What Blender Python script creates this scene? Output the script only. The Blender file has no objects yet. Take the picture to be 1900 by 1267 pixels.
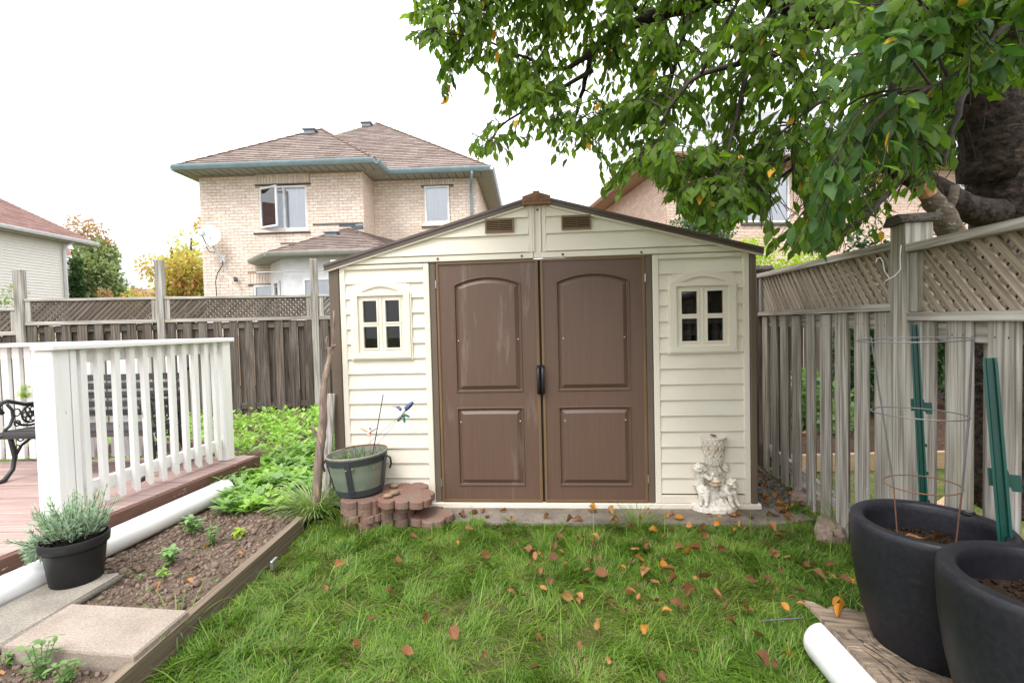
import bpy, math, random
import numpy as np
from mathutils import Vector, Matrix, noise as mnoise
from mathutils.geometry import tessellate_polygon
random.seed(7); rng = np.random.default_rng(7)
R = math.radians; PI = math.pi
scn = bpy.context.scene; COL = scn.collection

# ------------------------------------------------------------------ camera
H = 1.33; FPX = 900.0; PITCH = math.atan(29.5/900); ROLL = .025
r0 = Vector((1,0,0)); u0 = Vector((0,math.sin(PITCH),math.cos(PITCH)))
FW = Vector((0,math.cos(PITCH),-math.sin(PITCH)))
RT = r0*math.cos(ROLL)-u0*math.sin(ROLL); UP = u0*math.cos(ROLL)+r0*math.sin(ROLL)
cam = bpy.data.cameras.new('camera'); cam.sensor_width = 36; cam.lens = 36*FPX/1900
cam.clip_start = .05; cam.clip_end = 900
camo = bpy.data.objects.new('camera', cam); COL.objects.link(camo)
camo.matrix_world = Matrix(((RT.x,UP.x,-FW.x,0),(RT.y,UP.y,-FW.y,0),(RT.z,UP.z,-FW.z,H),(0,0,0,1)))
scn.camera = camo
CP = Vector((0,0,H))
def ray(x,y): return FW+RT*((x-950)/FPX)-UP*((y-633.5)/FPX)
def G(x,y,z=0.):
    d = ray(x,y); return CP+d*((z-H)/d.z)
def P(x,y,Y):
    d = ray(x,y); return CP+d*(Y/d.y)
def PJ(v):
    v = Vector(v)-CP; d = v.dot(FW)
    return 950+FPX*v.dot(RT)/d, 633.5-FPX*v.dot(UP)/d

# ------------------------------------------------------------------ sky, sun, exposure (overcast)
SUN_EL, SUN_AZ = R(58), R(205)     # azimuth from +Y clockwise: high, behind the camera and to its left
world = bpy.data.worlds.new('World'); scn.world = world; world.use_nodes = True
nt = world.node_tree; nt.nodes.clear()
wo = nt.nodes.new('ShaderNodeOutputWorld'); bg = nt.nodes.new('ShaderNodeBackground')
sky = nt.nodes.new('ShaderNodeTexSky'); sky.sky_type = 'NISHITA'; sky.sun_disc = False
sky.sun_elevation = SUN_EL; sky.sun_rotation = SUN_AZ
tc = nt.nodes.new('ShaderNodeTexCoord'); sx = nt.nodes.new('ShaderNodeSeparateXYZ')
nt.links.new(tc.outputs['Generated'], sx.inputs[0])
ma = nt.nodes.new('ShaderNodeMath'); ma.operation='MAXIMUM'; ma.inputs[1].default_value=0; nt.links.new(sx.outputs[2], ma.inputs[0])
mb = nt.nodes.new('ShaderNodeMath'); mb.operation='MULTIPLY_ADD'; mb.inputs[1].default_value=1.5; mb.inputs[2].default_value=1.0
nt.links.new(ma.outputs[0], mb.inputs[0])             # cloud layer brightens towards the zenith, as an overcast sky does
cl = nt.nodes.new('ShaderNodeVectorMath'); cl.operation='SCALE'; cl.inputs[0].default_value=(6.6,6.65,6.85)
nt.links.new(mb.outputs[0], cl.inputs['Scale'])
mx = nt.nodes.new('ShaderNodeMix'); mx.data_type='RGBA'; mx.inputs[0].default_value=.93
nt.links.new(sky.outputs[0], mx.inputs[6]); nt.links.new(cl.outputs[0], mx.inputs[7])
nt.links.new(mx.outputs[2], bg.inputs[0]); bg.inputs[1].default_value=.13
nt.links.new(bg.outputs[0], wo.inputs[0])
sl = bpy.data.lights.new('sun','SUN'); sl.energy = 1.5; sl.angle = R(22); sl.color=(1,.97,.92)
so = bpy.data.objects.new('sun', sl); COL.objects.link(so)
sd = Vector((math.sin(SUN_AZ)*math.cos(SUN_EL), math.cos(SUN_AZ)*math.cos(SUN_EL), math.sin(SUN_EL)))
so.rotation_euler = sd.to_track_quat('Z','Y').to_euler(); so.location = sd*30
scn.view_settings.view_transform='Standard'; scn.view_settings.look='None'
scn.view_settings.exposure = .79; scn.view_settings.gamma = 1; scn.view_settings.use_curve_mapping=False

# ------------------------------------------------------------------ materials
def mat(name, c1, c2=None, scale=(6,6,6), rough=.7, bump=.0, fine=0, spec=.3, c3=None, s3=1.5, t3=.55, w3=.12, attr=None,
        trans=0, metal=0, rnd=True, detail=5, coat=0, lo=.35, hi=.65, hv=0, bd=.01):
    m = bpy.data.materials.new(name); m.use_nodes=True; n=m.node_tree.nodes; L=m.node_tree.links
    b = n['Principled BSDF']; b.inputs['Roughness'].default_value=rough
    b.inputs['Specular IOR Level'].default_value=spec; b.inputs['Metallic'].default_value=metal
    if coat: b.inputs['Coat Weight'].default_value=coat; b.inputs['Coat Roughness'].default_value=.25
    if c2 is None: c2=tuple(v*.85 for v in c1)
    t = n.new('ShaderNodeTexCoord'); oi = n.new('ShaderNodeObjectInfo')
    vm = n.new('ShaderNodeVectorMath'); vm.operation='SCALE'; vm.inputs[0].default_value=(37,53,71)
    L.new(oi.outputs['Random'], vm.inputs['Scale'])
    ad = n.new('ShaderNodeVectorMath'); ad.operation='ADD'; L.new(t.outputs['Object'],ad.inputs[0])
    if rnd: L.new(vm.outputs[0],ad.inputs[1])
    else: ad.inputs[1].default_value=(0,0,0)
    mp = n.new('ShaderNodeMapping'); mp.inputs['Scale'].default_value=scale; L.new(ad.outputs[0],mp.inputs[0])
    nz = n.new('ShaderNodeTexNoise'); nz.inputs['Scale'].default_value=1; nz.inputs['Detail'].default_value=detail
    L.new(mp.outputs[0],nz.inputs['Vector'])
    mr = n.new('ShaderNodeMapRange'); mr.inputs[1].default_value=lo; mr.inputs[2].default_value=hi; L.new(nz.outputs[0],mr.inputs[0])
    fac = mr.outputs[0]
    if attr:
        at = n.new('ShaderNodeAttribute'); at.attribute_name=attr
        a2 = n.new('ShaderNodeMath'); a2.operation='ADD'; L.new(at.outputs['Fac'],a2.inputs[0]); L.new(oi.outputs['Random'],a2.inputs[1])
        fr = n.new('ShaderNodeMath'); fr.operation='FRACT'; L.new(a2.outputs[0],fr.inputs[0])
        a3 = n.new('ShaderNodeMath'); a3.operation='MULTIPLY_ADD'; L.new(mr.outputs[0],a3.inputs[0]); a3.inputs[1].default_value=.3
        a4 = n.new('ShaderNodeMath'); a4.operation='MULTIPLY'; a4.inputs[1].default_value=.7
        L.new(fr.outputs[0],a4.inputs[0]); L.new(a4.outputs[0],a3.inputs[2]); fac=a3.outputs[0]
    mc = n.new('ShaderNodeMix'); mc.data_type='RGBA'; mc.inputs[6].default_value=(*c1,1); mc.inputs[7].default_value=(*c2,1)
    L.new(fac, mc.inputs[0]); out = mc.outputs[2]
    if fine:
        n2 = n.new('ShaderNodeTexNoise'); n2.inputs['Scale'].default_value=fine; n2.inputs['Detail'].default_value=4
        L.new(ad.outputs[0],n2.inputs['Vector'])
        m2 = n.new('ShaderNodeMapRange'); m2.inputs[1].default_value=.3; m2.inputs[2].default_value=.7; m2.inputs[3].default_value=.72; m2.inputs[4].default_value=1.2
        L.new(n2.outputs[0],m2.inputs[0])
        vs = n.new('ShaderNodeVectorMath'); vs.operation='SCALE'; L.new(out,vs.inputs[0]); L.new(m2.outputs[0],vs.inputs['Scale']); out=vs.outputs[0]
    if hv:
        hs = n.new('ShaderNodeMapRange'); hs.inputs[3].default_value=1-hv; hs.inputs[4].default_value=1+hv; L.new(oi.outputs['Random'],hs.inputs[0])
        vs = n.new('ShaderNodeVectorMath'); vs.operation='SCALE'; L.new(out,vs.inputs[0]); L.new(hs.outputs[0],vs.inputs['Scale']); out=vs.outputs[0]
    if c3:
        n3 = n.new('ShaderNodeTexNoise'); n3.inputs['Scale'].default_value=1 if isinstance(s3,tuple) else s3; n3.inputs['Detail'].default_value=6; n3.inputs['Roughness'].default_value=.65
        if isinstance(s3,tuple):
            mp3 = n.new('ShaderNodeMapping'); mp3.inputs['Scale'].default_value=s3; L.new(ad.outputs[0],mp3.inputs[0]); L.new(mp3.outputs[0],n3.inputs['Vector'])
        else: L.new(ad.outputs[0],n3.inputs['Vector'])
        m3 = n.new('ShaderNodeMapRange'); m3.inputs[1].default_value=t3; m3.inputs[2].default_value=t3+w3; L.new(n3.outputs[0],m3.inputs[0])
        x3 = n.new('ShaderNodeMix'); x3.data_type='RGBA'; x3.inputs[7].default_value=(*c3,1); L.new(out,x3.inputs[6]); L.new(m3.outputs[0],x3.inputs[0]); out=x3.outputs[2]
    L.new(out,b.inputs['Base Color'])
    if bump:
        bp = n.new('ShaderNodeBump'); bp.inputs['Strength'].default_value=bump; bp.inputs['Distance'].default_value=bd
        L.new(nz.outputs[0] if not fine else n2.outputs[0], bp.inputs['Height']); L.new(bp.outputs[0],b.inputs['Normal'])
        if fine:
            bp2 = n.new('ShaderNodeBump'); bp2.inputs['Strength'].default_value=bump; bp2.inputs['Distance'].default_value=bd
            L.new(nz.outputs[0],bp2.inputs['Height']); L.new(bp.outputs[0],bp2.inputs['Normal']); L.new(bp2.outputs[0],b.inputs['Normal'])
    if trans:
        o = n['Material Output']; tr = n.new('ShaderNodeBsdfTranslucent'); ms = n.new('ShaderNodeMixShader'); ms.inputs[0].default_value=trans
        tv = n.new('ShaderNodeVectorMath'); tv.operation='MULTIPLY'; tv.inputs[1].default_value=(1.5,1.7,.75); L.new(out,tv.inputs[0]); L.new(tv.outputs[0],tr.inputs[0])
        L.new(b.outputs[0],ms.inputs[1]); L.new(tr.outputs[0],ms.inputs[2]); L.new(ms.outputs[0],o.inputs[0])
    return m
def glassmat(name, tint, refl=.25, thru=.7):
    m = bpy.data.materials.new(name); m.use_nodes=True; n=m.node_tree.nodes; L=m.node_tree.links; n.remove(n['Principled BSDF'])
    g = n.new('ShaderNodeBsdfGlossy'); g.inputs['Roughness'].default_value=.02; g.inputs[0].default_value=(.9,.9,.9,1)
    t = n.new('ShaderNodeBsdfTransparent'); t.inputs[0].default_value=(*tint,1)
    lw = n.new('ShaderNodeFresnel'); lw.inputs[0].default_value=1.5
    k = n.new('ShaderNodeMath'); k.operation='ADD'; k.inputs[1].default_value=refl; L.new(lw.outputs[0],k.inputs[0])
    s = n.new('ShaderNodeMixShader'); L.new(k.outputs[0],s.inputs[0]); L.new(t.outputs[0],s.inputs[1]); L.new(g.outputs[0],s.inputs[2])
    L.new(s.outputs[0],n['Material Output'].inputs[0]); return m
def ax(a,along,across):
    return {'x':(along,across,across),'y':(across,along,across),'z':(across,across,along)}[a]
def wood(name,c1,c2,a,**k):
    return mat(name,c1,c2,scale=ax(a,2.0,62),rough=.85,bump=.5,spec=.15,detail=8,hv=k.pop('hv',.13),bd=.004,**k)

M={}
M['cream']=mat('cream_vinyl',(.77,.712,.60),(.75,.69,.58),scale=(2,2,2),rough=.5,spec=.35,c3=(.66,.585,.475),s3=2.6,t3=.56,w3=.35)
M['brown']=mat('brown_vinyl',(.130,.078,.056),(.119,.071,.051),scale=(60,60,3),rough=.42,bump=.12,spec=.4,bd=.003,c3=(.27,.215,.185),s3=(9,9,1.1),t3=.55,w3=.25)
M['brown2']=mat('brown_vinyl_clean',(.130,.078,.056),(.119,.071,.051),scale=(60,60,3),rough=.42,bump=.03,spec=.4,bd=.003)
M['trim']=mat('taupe_trim',(.145,.11,.08),(.125,.094,.067),scale=(3,3,3),rough=.5,spec=.35)
M['bronze']=mat('tan_trim',(.20,.12,.06),(.17,.10,.05),scale=(3,3,3),rough=.45,spec=.4)
M['rake']=mat('grey_brown_roof_trim',(.12,.085,.07),(.10,.07,.058),scale=(3,3,3),rough=.35,spec=.5)
M['terracap']=mat('weathered_brown_cap',(.29,.16,.095),(.22,.12,.07),scale=(20,20,20),rough=.6,bump=.2)
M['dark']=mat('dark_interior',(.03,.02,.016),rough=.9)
M['stuffA']=mat('stored_grey',(.12,.12,.13),rough=.7); M['stuffB']=mat('stored_wood',(.16,.09,.05),rough=.7)
M['stuffC']=mat('stored_blue',(.05,.09,.25),rough=.6); M['stuffD']=mat('stored_red',(.25,.04,.03),rough=.6)
M['glass']=glassmat('window_glass',(.7,.7,.7),.0)
M['glassH']=glassmat('house_window_glass',(.88,.9,.92),.12)
M['blackp']=mat('black_plastic',(.012,.012,.014),(.018,.018,.02),rough=.38,spec=.5)
M['steel']=mat('zinc_steel',(.45,.44,.42),rough=.4,metal=.7)
GR1,GR2=(.36,.335,.30),(.21,.185,.155)
for a in 'xyz':
    M['grey_'+a]=wood('weathered_grey_wood_'+a,(.52,.495,.455),(.20,.172,.145),a,c3=(.24,.25,.10),s3=ax(a,1.2,7),t3=.60,w3=.2)
    M['old_'+a]=wood('old_dark_wood_'+a,(.17,.14,.118),(.058,.045,.037),a,c3=(.22,.205,.185),s3=ax(a,.8,6),t3=.52,w3=.3,hv=.28)
    M['deck_'+a]=wood('faded_red_deck_paint_'+a,(.29,.185,.165),(.40,.31,.28),a,c3=(.44,.36,.30),s3=ax(a,3,26),t3=.62,w3=.06)
    M['white_'+a]=mat('chipped_white_paint_'+a,(.80,.79,.77),(.74,.73,.71),scale=ax(a,2,30),rough=.55,bump=.12,c3=(.34,.29,.24),s3=ax(a,6,30),t3=.665,w3=.03,bd=.003)
    M['board_'+a]=wood('edging_timber_'+a,(.26,.205,.15),(.145,.11,.08),a,hv=.1)
    M['newwood_'+a]=wood('fresh_timber_'+a,(.52,.36,.22),(.42,.28,.16),a)
M['lat']=wood('lattice_grey',(.44,.37,.295),(.20,.16,.12),'x',c3=(.27,.26,.13),s3=5.,t3=.62,w3=.2)
M['latold']=wood('lattice_dark',(.19,.155,.13),(.075,.06,.05),'x')
M['fascia']=wood('peeling_brown_fascia',(.16,.088,.066),(.125,.07,.053),'y',c3=(.42,.32,.22),s3=(30,5,26),t3=.63,w3=.02)
M['pipe']=mat('white_pvc',(.84,.84,.83),(.78,.78,.76),scale=(3,3,3),rough=.35,spec=.5,c3=(.45,.40,.33),s3=5.,t3=.62,w3=.25)
M['pot']=mat('charcoal_planter',(.012,.012,.016),(.018,.018,.023),scale=(4,4,4),rough=.45,bump=.05,fine=60,spec=.28,bd=.002,c3=(.05,.05,.055),s3=14.,t3=.66,w3=.25)
M['npot']=mat('nursery_pot_black',(.010,.010,.012),(.018,.018,.018),scale=(4,4,4),rough=.45,spec=.3,c3=(.07,.062,.05),s3=5.,t3=.6,w3=.35)
M['soil']=mat('dry_soil',(.20,.148,.115),(.12,.088,.066),scale=(14,14,14),rough=.95,bump=.9,fine=120,spec=.05,bd=.02,rnd=False)
M['dirt']=mat('dark_soil',(.045,.03,.02),(.025,.017,.012),scale=(20,20,20),rough=.95,bump=.8,fine=90,spec=.05,rnd=False)
M['clod']=mat('soil_clod',(.25,.185,.145),(.11,.08,.06),scale=(30,30,30),rough=.95,attr='var',spec=.05)
M['thatch']=mat('lawn_soil',(.055,.07,.02),(.10,.085,.035),scale=(8,8,8),rough=.95,bump=.6,fine=80,spec=.05,rnd=False)
M['far']=mat('far_ground',(.10,.12,.05),(.14,.12,.07),scale=(1.5,1.5,1.5),rough=.95,bump=.5,fine=30,spec=.05,rnd=False)
M['mulch']=mat('bark_mulch',(.10,.06,.04),(.045,.03,.022),scale=(18,18,18),rough=.95,bump=.9,fine=70,spec=.05,rnd=False)
M['drylawn']=mat('dry_lawn',(.22,.20,.09),(.10,.15,.035),scale=(7,7,7),rough=.95,bump=.7,fine=90,spec=.05,rnd=False)
M['conc']=mat('weathered_concrete',(.29,.26,.22),(.21,.19,.16),scale=(5,5,5),rough=.9,bump=.5,fine=110,spec=.1,bd=.003,c3=(.13,.115,.09),s3=7.,t3=.6,w3=.2)
M['conc2']=mat('tan_concrete_slab',(.33,.275,.23),(.26,.215,.175),scale=(5,5,5),rough=.9,bump=.5,fine=160,spec=.1,bd=.003)
M['pad']=mat('dirty_concrete_pad',(.25,.21,.18),(.15,.13,.105),scale=(5,5,5),rough=.9,bump=.4,fine=80,spec=.1,c3=(.09,.075,.055),s3=3.,t3=.55,w3=.2)
M['paver']=mat('red_paver',(.235,.125,.098),(.21,.15,.12),scale=(9,9,9),rough=.9,bump=.6,fine=140,spec=.1,bd=.004,c3=(.22,.20,.15),s3=8.,t3=.56,w3=.2,hv=.15)
M['stone']=mat('pinkish_stone',(.30,.22,.18),(.22,.17,.14),scale=(9,9,9),rough=.9,bump=.6,fine=60,spec=.1)
M['galv']=mat('mossy_zinc_tub',(.15,.20,.15),(.22,.215,.17),scale=(6,6,3),rough=.5,bump=.1,spec=.4,c3=(.30,.30,.27),s3=7.,t3=.55,w3=.2)
M['band']=mat('dark_band',(.05,.055,.06),(.035,.037,.04),rough=.5,c3=(.22,.10,.04),s3=6.,t3=.68,w3=.1)
M['rust']=mat('rusty_rim',(.26,.10,.05),(.18,.07,.035),rough=.8)
M['bark']=mat('cherry_bark',(.055,.040,.033),(.011,.008,.007),scale=(22,22,24),rough=.85,bump=1.,spec=.2,bd=.03,detail=7,c3=(.11,.075,.055),s3=(9,9,30),t3=.60,w3=.08)
M['twig']=mat('twig_bark',(.055,.04,.033),(.03,.022,.019),scale=(20,20,20),rough=.8)
M['stubbark']=mat('lichen_bark',(.17,.13,.10),(.09,.068,.055),scale=(20,20,50),rough=.9,bump=1.,c3=(.30,.32,.27),s3=26.,t3=.56,w3=.08)
M['cut']=mat('cut_wood',(.55,.30,.15),(.42,.22,.11),scale=(30,30,30),rough=.8)
M['stick']=mat('peeling_branch',(.30,.22,.18),(.14,.10,.085),scale=(26,26,7),rough=.85,bump=.9,c3=(.42,.30,.20),s3=(30,30,6),t3=.58,w3=.06)
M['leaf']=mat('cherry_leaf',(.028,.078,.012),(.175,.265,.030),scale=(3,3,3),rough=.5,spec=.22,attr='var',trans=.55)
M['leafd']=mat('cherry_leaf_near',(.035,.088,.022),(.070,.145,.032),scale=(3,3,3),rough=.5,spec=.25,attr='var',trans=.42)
M['leafy']=mat('yellow_leaf',(.60,.38,.03),(.62,.26,.03),rough=.5,trans=.3,attr='var')
M['grass']=mat('grass_blade',(.036,.108,.007),(.20,.305,.040),scale=(3,3,3),rough=.5,spec=.3,attr='var',trans=.3)
M['grassdry']=mat('dry_blade',(.30,.27,.13),(.22,.22,.09),scale=(3,3,3),rough=.6,spec=.2,attr='var',trans=.25)
M['liri']=mat('striped_blade',(.13,.23,.05),(.50,.56,.30),scale=(3,3,3),rough=.5,attr='var',trans=.25)
M['cover']=mat('cover_leaf',(.16,.32,.04),(.33,.50,.10),scale=(3,3,3),rough=.45,spec=.4,attr='var',trans=.3)
M['cover2']=mat('pale_cover_leaf',(.24,.36,.17),(.14,.26,.06),scale=(3,3,3),rough=.5,attr='var',trans=.25)
M['sage']=mat('silver_green_leaf',(.42,.52,.41),(.25,.36,.26),scale=(3,3,3),rough=.6,attr='var',trans=.2)
M['weed']=mat('weed_leaf',(.10,.20,.05),(.18,.30,.10),scale=(3,3,3),rough=.5,attr='var',trans=.3)
M['aut1']=mat('autumn_orange',(.52,.36,.13),(.50,.24,.13),scale=(2,2,2),rough=.6,attr='var',trans=.35)
M['aut2']=mat('autumn_yellow_green',(.36,.41,.13),(.62,.52,.17),scale=(2,2,2),rough=.6,attr='var',trans=.35)
M['mix1']=mat('pale_green_crown',(.20,.28,.13),(.32,.34,.18),scale=(2,2,2),rough=.6,attr='var',trans=.3)
M['mix2']=mat('reddish_crown',(.42,.20,.14),(.34,.26,.13),scale=(2,2,2),rough=.6,attr='var',trans=.3)
M['cedar']=mat('cedar_leaf',(.020,.055,.014),(.045,.095,.022),scale=(2,2,2),rough=.6,attr='var',trans=.15)
M['juni']=mat('juniper_leaf',(.06,.11,.055),(.12,.18,.09),scale=(2,2,2),rough=.6,attr='var',trans=.15)
M['lime']=mat('lime_leaf',(.23,.36,.03),(.38,.45,.05),scale=(2,2,2),rough=.5,attr='var',trans=.35)
M['dead1']=mat('dead_leaf_brown',(.235,.105,.04),(.11,.05,.025),scale=(30,30,30),rough=.7,bump=.3,hv=.35,trans=.15)
M['dead2']=mat('dead_leaf_tan',(.42,.215,.085),(.28,.125,.045),scale=(30,30,30),rough=.7,bump=.3,hv=.3,trans=.15)
M['dead3']=mat('fallen_leaf_yellow',(.50,.25,.03),(.36,.12,.025),scale=(30,30,30),rough=.6,hv=.2,trans=.2)
M['brick']=mat('peach_brick',(.72,.57,.465),(.88,.78,.69),scale=(7,7,7),rough=.9,spec=.1,attr='var',fine=40,bump=.2)
M['brickR']=mat('pink_brick',(.64,.45,.36),(.76,.62,.53),scale=(7,7,7),rough=.9,spec=.1,attr='var',fine=40,bump=.2)
M['mortar']=mat('mortar',(.47,.33,.26),(.42,.29,.225),rough=.95,spec=.05)
M['steelL']=mat('lintel_steel',(.12,.10,.095),rough=.7)
M['shingle']=mat('brown_shingle',(.18,.135,.118),(.32,.26,.23),scale=(9,9,9),rough=.95,spec=.05,attr='var',fine=60)
M['shingleR']=mat('red_shingle',(.21,.12,.105),(.31,.20,.175),scale=(9,9,9),rough=.95,spec=.05,attr='var',fine=60)
M['shingleG']=mat('pale_grey_shingle',(.46,.46,.48),(.56,.56,.57),scale=(9,9,9),rough=.95,spec=.05,attr='var')
M['hip']=mat('ridge_shingle',(.22,.15,.12),(.16,.11,.09),rough=.95)
M['gutter']=mat('blue_grey_gutter',(.24,.33,.36),(.20,.28,.31),rough=.35,spec=.5)
M['gutterW']=mat('white_gutter',(.66,.68,.70),rough=.4,spec=.5)
M['soffit']=mat('grey_green_soffit',(.36,.37,.32),rough=.7)
M['soffitB']=mat('tan_soffit',(.42,.27,.19),rough=.7)
M['vinylw']=mat('white_vinyl_frame',(.82,.82,.82),rough=.4)
M['siding']=mat('cream_siding',(.70,.68,.64),(.66,.64,.60),rough=.6)
M['curtain']=mat('white_curtain',(.84,.84,.86),(.74,.74,.77),scale=(40,40,.5),rough=.9)
M['vent']=mat('roof_vent_grey',(.22,.24,.27),rough=.5)
M['flash']=mat('lead_flashing',(.09,.11,.13),rough=.6)
M['dishm']=mat('dish_white',(.66,.70,.74),rough=.4)
M['cable']=mat('black_cable',(.03,.03,.03),rough=.6)
M['iron']=mat('black_cast_iron',(.014,.014,.016),(.03,.03,.03),scale=(20,20,20),rough=.4,spec=.5)
M['slatb']=wood('black_stained_slat',(.03,.028,.03),(.085,.08,.08),'x')
M['green']=mat('green_enamel',(.004,.062,.046),(.004,.052,.038),rough=.35,spec=.5,c3=(.10,.13,.11),s3=30.,t3=.72,w3=.05)
M['wire']=mat('galvanised_wire',(.20,.20,.21),(.14,.13,.13),rough=.5,metal=.5)
M['wirer']=mat('rusty_wire',(.20,.085,.045),(.12,.06,.04),rough=.8)
M['ply']=mat('peeling_plywood',(.30,.23,.165),(.12,.095,.075),scale=(5,42,20),rough=.9,bump=.9,spec=.1,bd=.01,c3=(.50,.40,.30),s3=(5,30,10),t3=.58,w3=.15)
M['statue']=mat('chalky_statue',(.76,.715,.64),(.68,.63,.55),scale=(9,9,9),rough=.85,bump=.5,fine=90,bd=.004,c3=(.42,.31,.18),s3=17.,t3=.57,w3=.12)
M['ochre']=mat('worn_ochre',(.55,.27,.07),(.45,.21,.05),rough=.8)
M['hbp']=mat('ornament_purple',(.16,.10,.32),(.06,.22,.30),scale=(30,30,30),rough=.3,metal=.3)
M['hbg']=mat('ornament_green',(.02,.28,.22),(.02,.20,.22),rough=.3,metal=.2)
M['hbw']=mat('ornament_white',(.75,.72,.74),rough=.4)
M['orange']=mat('ornament_peach',(.80,.52,.36),rough=.5); M['red']=mat('ornament_red',(.6,.04,.03),rough=.4)
M['pebble']=mat('brown_pebble',(.28,.19,.12),(.20,.14,.10),rough=.7)
M['gravel']=mat('gravel_grey',(.20,.18,.165),(.09,.07,.06),rough=.9,attr='var')

# ------------------------------------------------------------------ mesh helpers
ROOT={}
class MB:
    def __init__(s): s.v=[]; s.f=[]; s.var=[]
    def add(s,vs,fs,var=0.):
        o=len(s.v); s.v+= [tuple(v) for v in vs]; s.f+= [tuple(i+o for i in f) for f in fs]; s.var+=[var]*len(vs); return s
    def box(s,a,b,M_=None,var=0.):
        x0,y0,z0=a; x1,y1,z1=b
        vs=[Vector(p) for p in ((x0,y0,z0),(x1,y0,z0),(x1,y1,z0),(x0,y1,z0),(x0,y0,z1),(x1,y0,z1),(x1,y1,z1),(x0,y1,z1))]
        if M_: vs=[M_@v for v in vs]
        return s.add(vs,[(0,3,2,1),(4,5,6,7),(0,1,5,4),(1,2,6,5),(2,3,7,6),(3,0,4,7)],var)
    def cbox(s,a,b,c=.003,M_=None,var=0.):
        # box with chamfered edges
        x0,x1=sorted((a[0],b[0])); y0,y1=sorted((a[1],b[1])); z0,z1=sorted((a[2],b[2]))
        c=min(c,(x1-x0)*.3,(y1-y0)*.3,(z1-z0)*.3)
        X=(x0,x1);Y=(y0,y1);Z=(z0,z1); idx={}; vs=[]
        for i in (0,1):
            for j in (0,1):
                for k in (0,1):
                    cx,cy,cz=X[i],Y[j],Z[k]; dx=c*(1-2*i); dy=c*(1-2*j); dz=c*(1-2*k)
                    for t,p in (('x',(cx,cy+dy,cz+dz)),('y',(cx+dx,cy,cz+dz)),('z',(cx+dx,cy+dy,cz))):
                        idx[(i,j,k,t)]=len(vs); vs.append(Vector(p))
        F=[]
        for i in (0,1): F.append([idx[(i,j,k,'x')] for j,k in ((0,0),(1,0),(1,1),(0,1))][::1 if i else -1])
        for j in (0,1): F.append([idx[(i,j,k,'y')] for i,k in ((0,0),(1,0),(1,1),(0,1))][::-1 if j else 1])
        for k in (0,1): F.append([idx[(i,j,k,'z')] for i,j in ((0,0),(1,0),(1,1),(0,1))][::1 if k else -1])
        for j in (0,1):
            for k in (0,1): F.append([idx[(0,j,k,'y')],idx[(1,j,k,'y')],idx[(1,j,k,'z')],idx[(0,j,k,'z')]][::1 if j==k else -1])
        for i in (0,1):
            for k in (0,1): F.append([idx[(i,0,k,'x')],idx[(i,1,k,'x')],idx[(i,1,k,'z')],idx[(i,0,k,'z')]][::-1 if i==k else 1])
        for i in (0,1):
            for j in (0,1): F.append([idx[(i,j,0,'x')],idx[(i,j,1,'x')],idx[(i,j,1,'y')],idx[(i,j,0,'y')]][::1 if i==j else -1])
        for i in (0,1):
            for j in (0,1):
                for k in (0,1):
                    t=[idx[(i,j,k,'x')],idx[(i,j,k,'y')],idx[(i,j,k,'z')]]
                    F.append(t[::1 if (i+j+k)%2 else -1])
        if M_: vs=[M_@v for v in vs]
        return s.add(vs,F,var)
    def prism(s,poly,d0,d1,axis='y',M_=None,var=0.):
        # poly: 2-D outline; axis y: (x,z) extruded along y; axis z: (x,y) extruded along z; axis x: (y,z)
        def m(p,d):
            q={'y':(p[0],d,p[1]),'z':(p[0],p[1],d),'x':(d,p[0],p[1])}[axis]
            return M_@Vector(q) if M_ else Vector(q)
        n=len(poly); vs=[m(p,d0) for p in poly]+[m(p,d1) for p in poly]
        F=[(i,(i+1)%n,(i+1)%n+n,i+n) for i in range(n)]
        if n<=4: F+= [tuple(range(n))[::-1],tuple(range(n,2*n))]
        else:
            for t in tessellate_polygon([[Vector((p[0],p[1],0)) for p in poly]]): F+= [tuple(t),tuple(i+n for i in t)]
        return s.add(vs,F,var)
    def tube(s,pts,rad,n=8,cap=True,flat=1.,var=0.,wob=0.):
        pts=[Vector(p) for p in pts]
        if not isinstance(rad,(list,tuple)): rad=[rad]*len(pts)
        t0=(pts[1]-pts[0]).normalized(); a=Vector((0,0,1)) if abs(t0.z)<.9 else Vector((1,0,0))
        u=t0.cross(a).normalized(); vs=[];F=[]
        for i,p in enumerate(pts):
            t=(pts[min(i+1,len(pts)-1)]-pts[max(i-1,0)]).normalized()
            u=(u-t*u.dot(t)).normalized(); w=t.cross(u)
            for k in range(n):
                an=2*PI*k/n; rr=rad[i]*(1+(random.uniform(-wob,wob) if wob else 0))
                vs.append(p+u*math.cos(an)*rr+w*math.sin(an)*rr*flat)
        for i in range(len(pts)-1):
            for k in range(n): F.append((i*n+k,i*n+(k+1)%n,(i+1)*n+(k+1)%n,(i+1)*n+k))
        if cap: F.append(tuple(range(n))[::-1]); F.append(tuple(range((len(pts)-1)*n,len(pts)*n)))
        return s.add(vs,F,var)
    def lathe(s,prof,n=32,c=(0,0,0),sy=1.,M_=None,cap=True):
        vs=[];F=[]
        for r_,z in prof:
            for k in range(n):
                a=2*PI*k/n; v=Vector((c[0]+r_*math.cos(a),c[1]+r_*math.sin(a)*sy,c[2]+z)); vs.append(M_@v if M_ else v)
        for i in range(len(prof)-1):
            for k in range(n): F.append((i*n+k,i*n+(k+1)%n,(i+1)*n+(k+1)%n,(i+1)*n+k))
        if cap and prof[0][0]>1e-4: F.append(tuple(range(n))[::-1])
        if cap and prof[-1][0]>1e-4: F.append(tuple(range((len(prof)-1)*n,len(prof)*n)))
        return s.add(vs,F)
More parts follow.
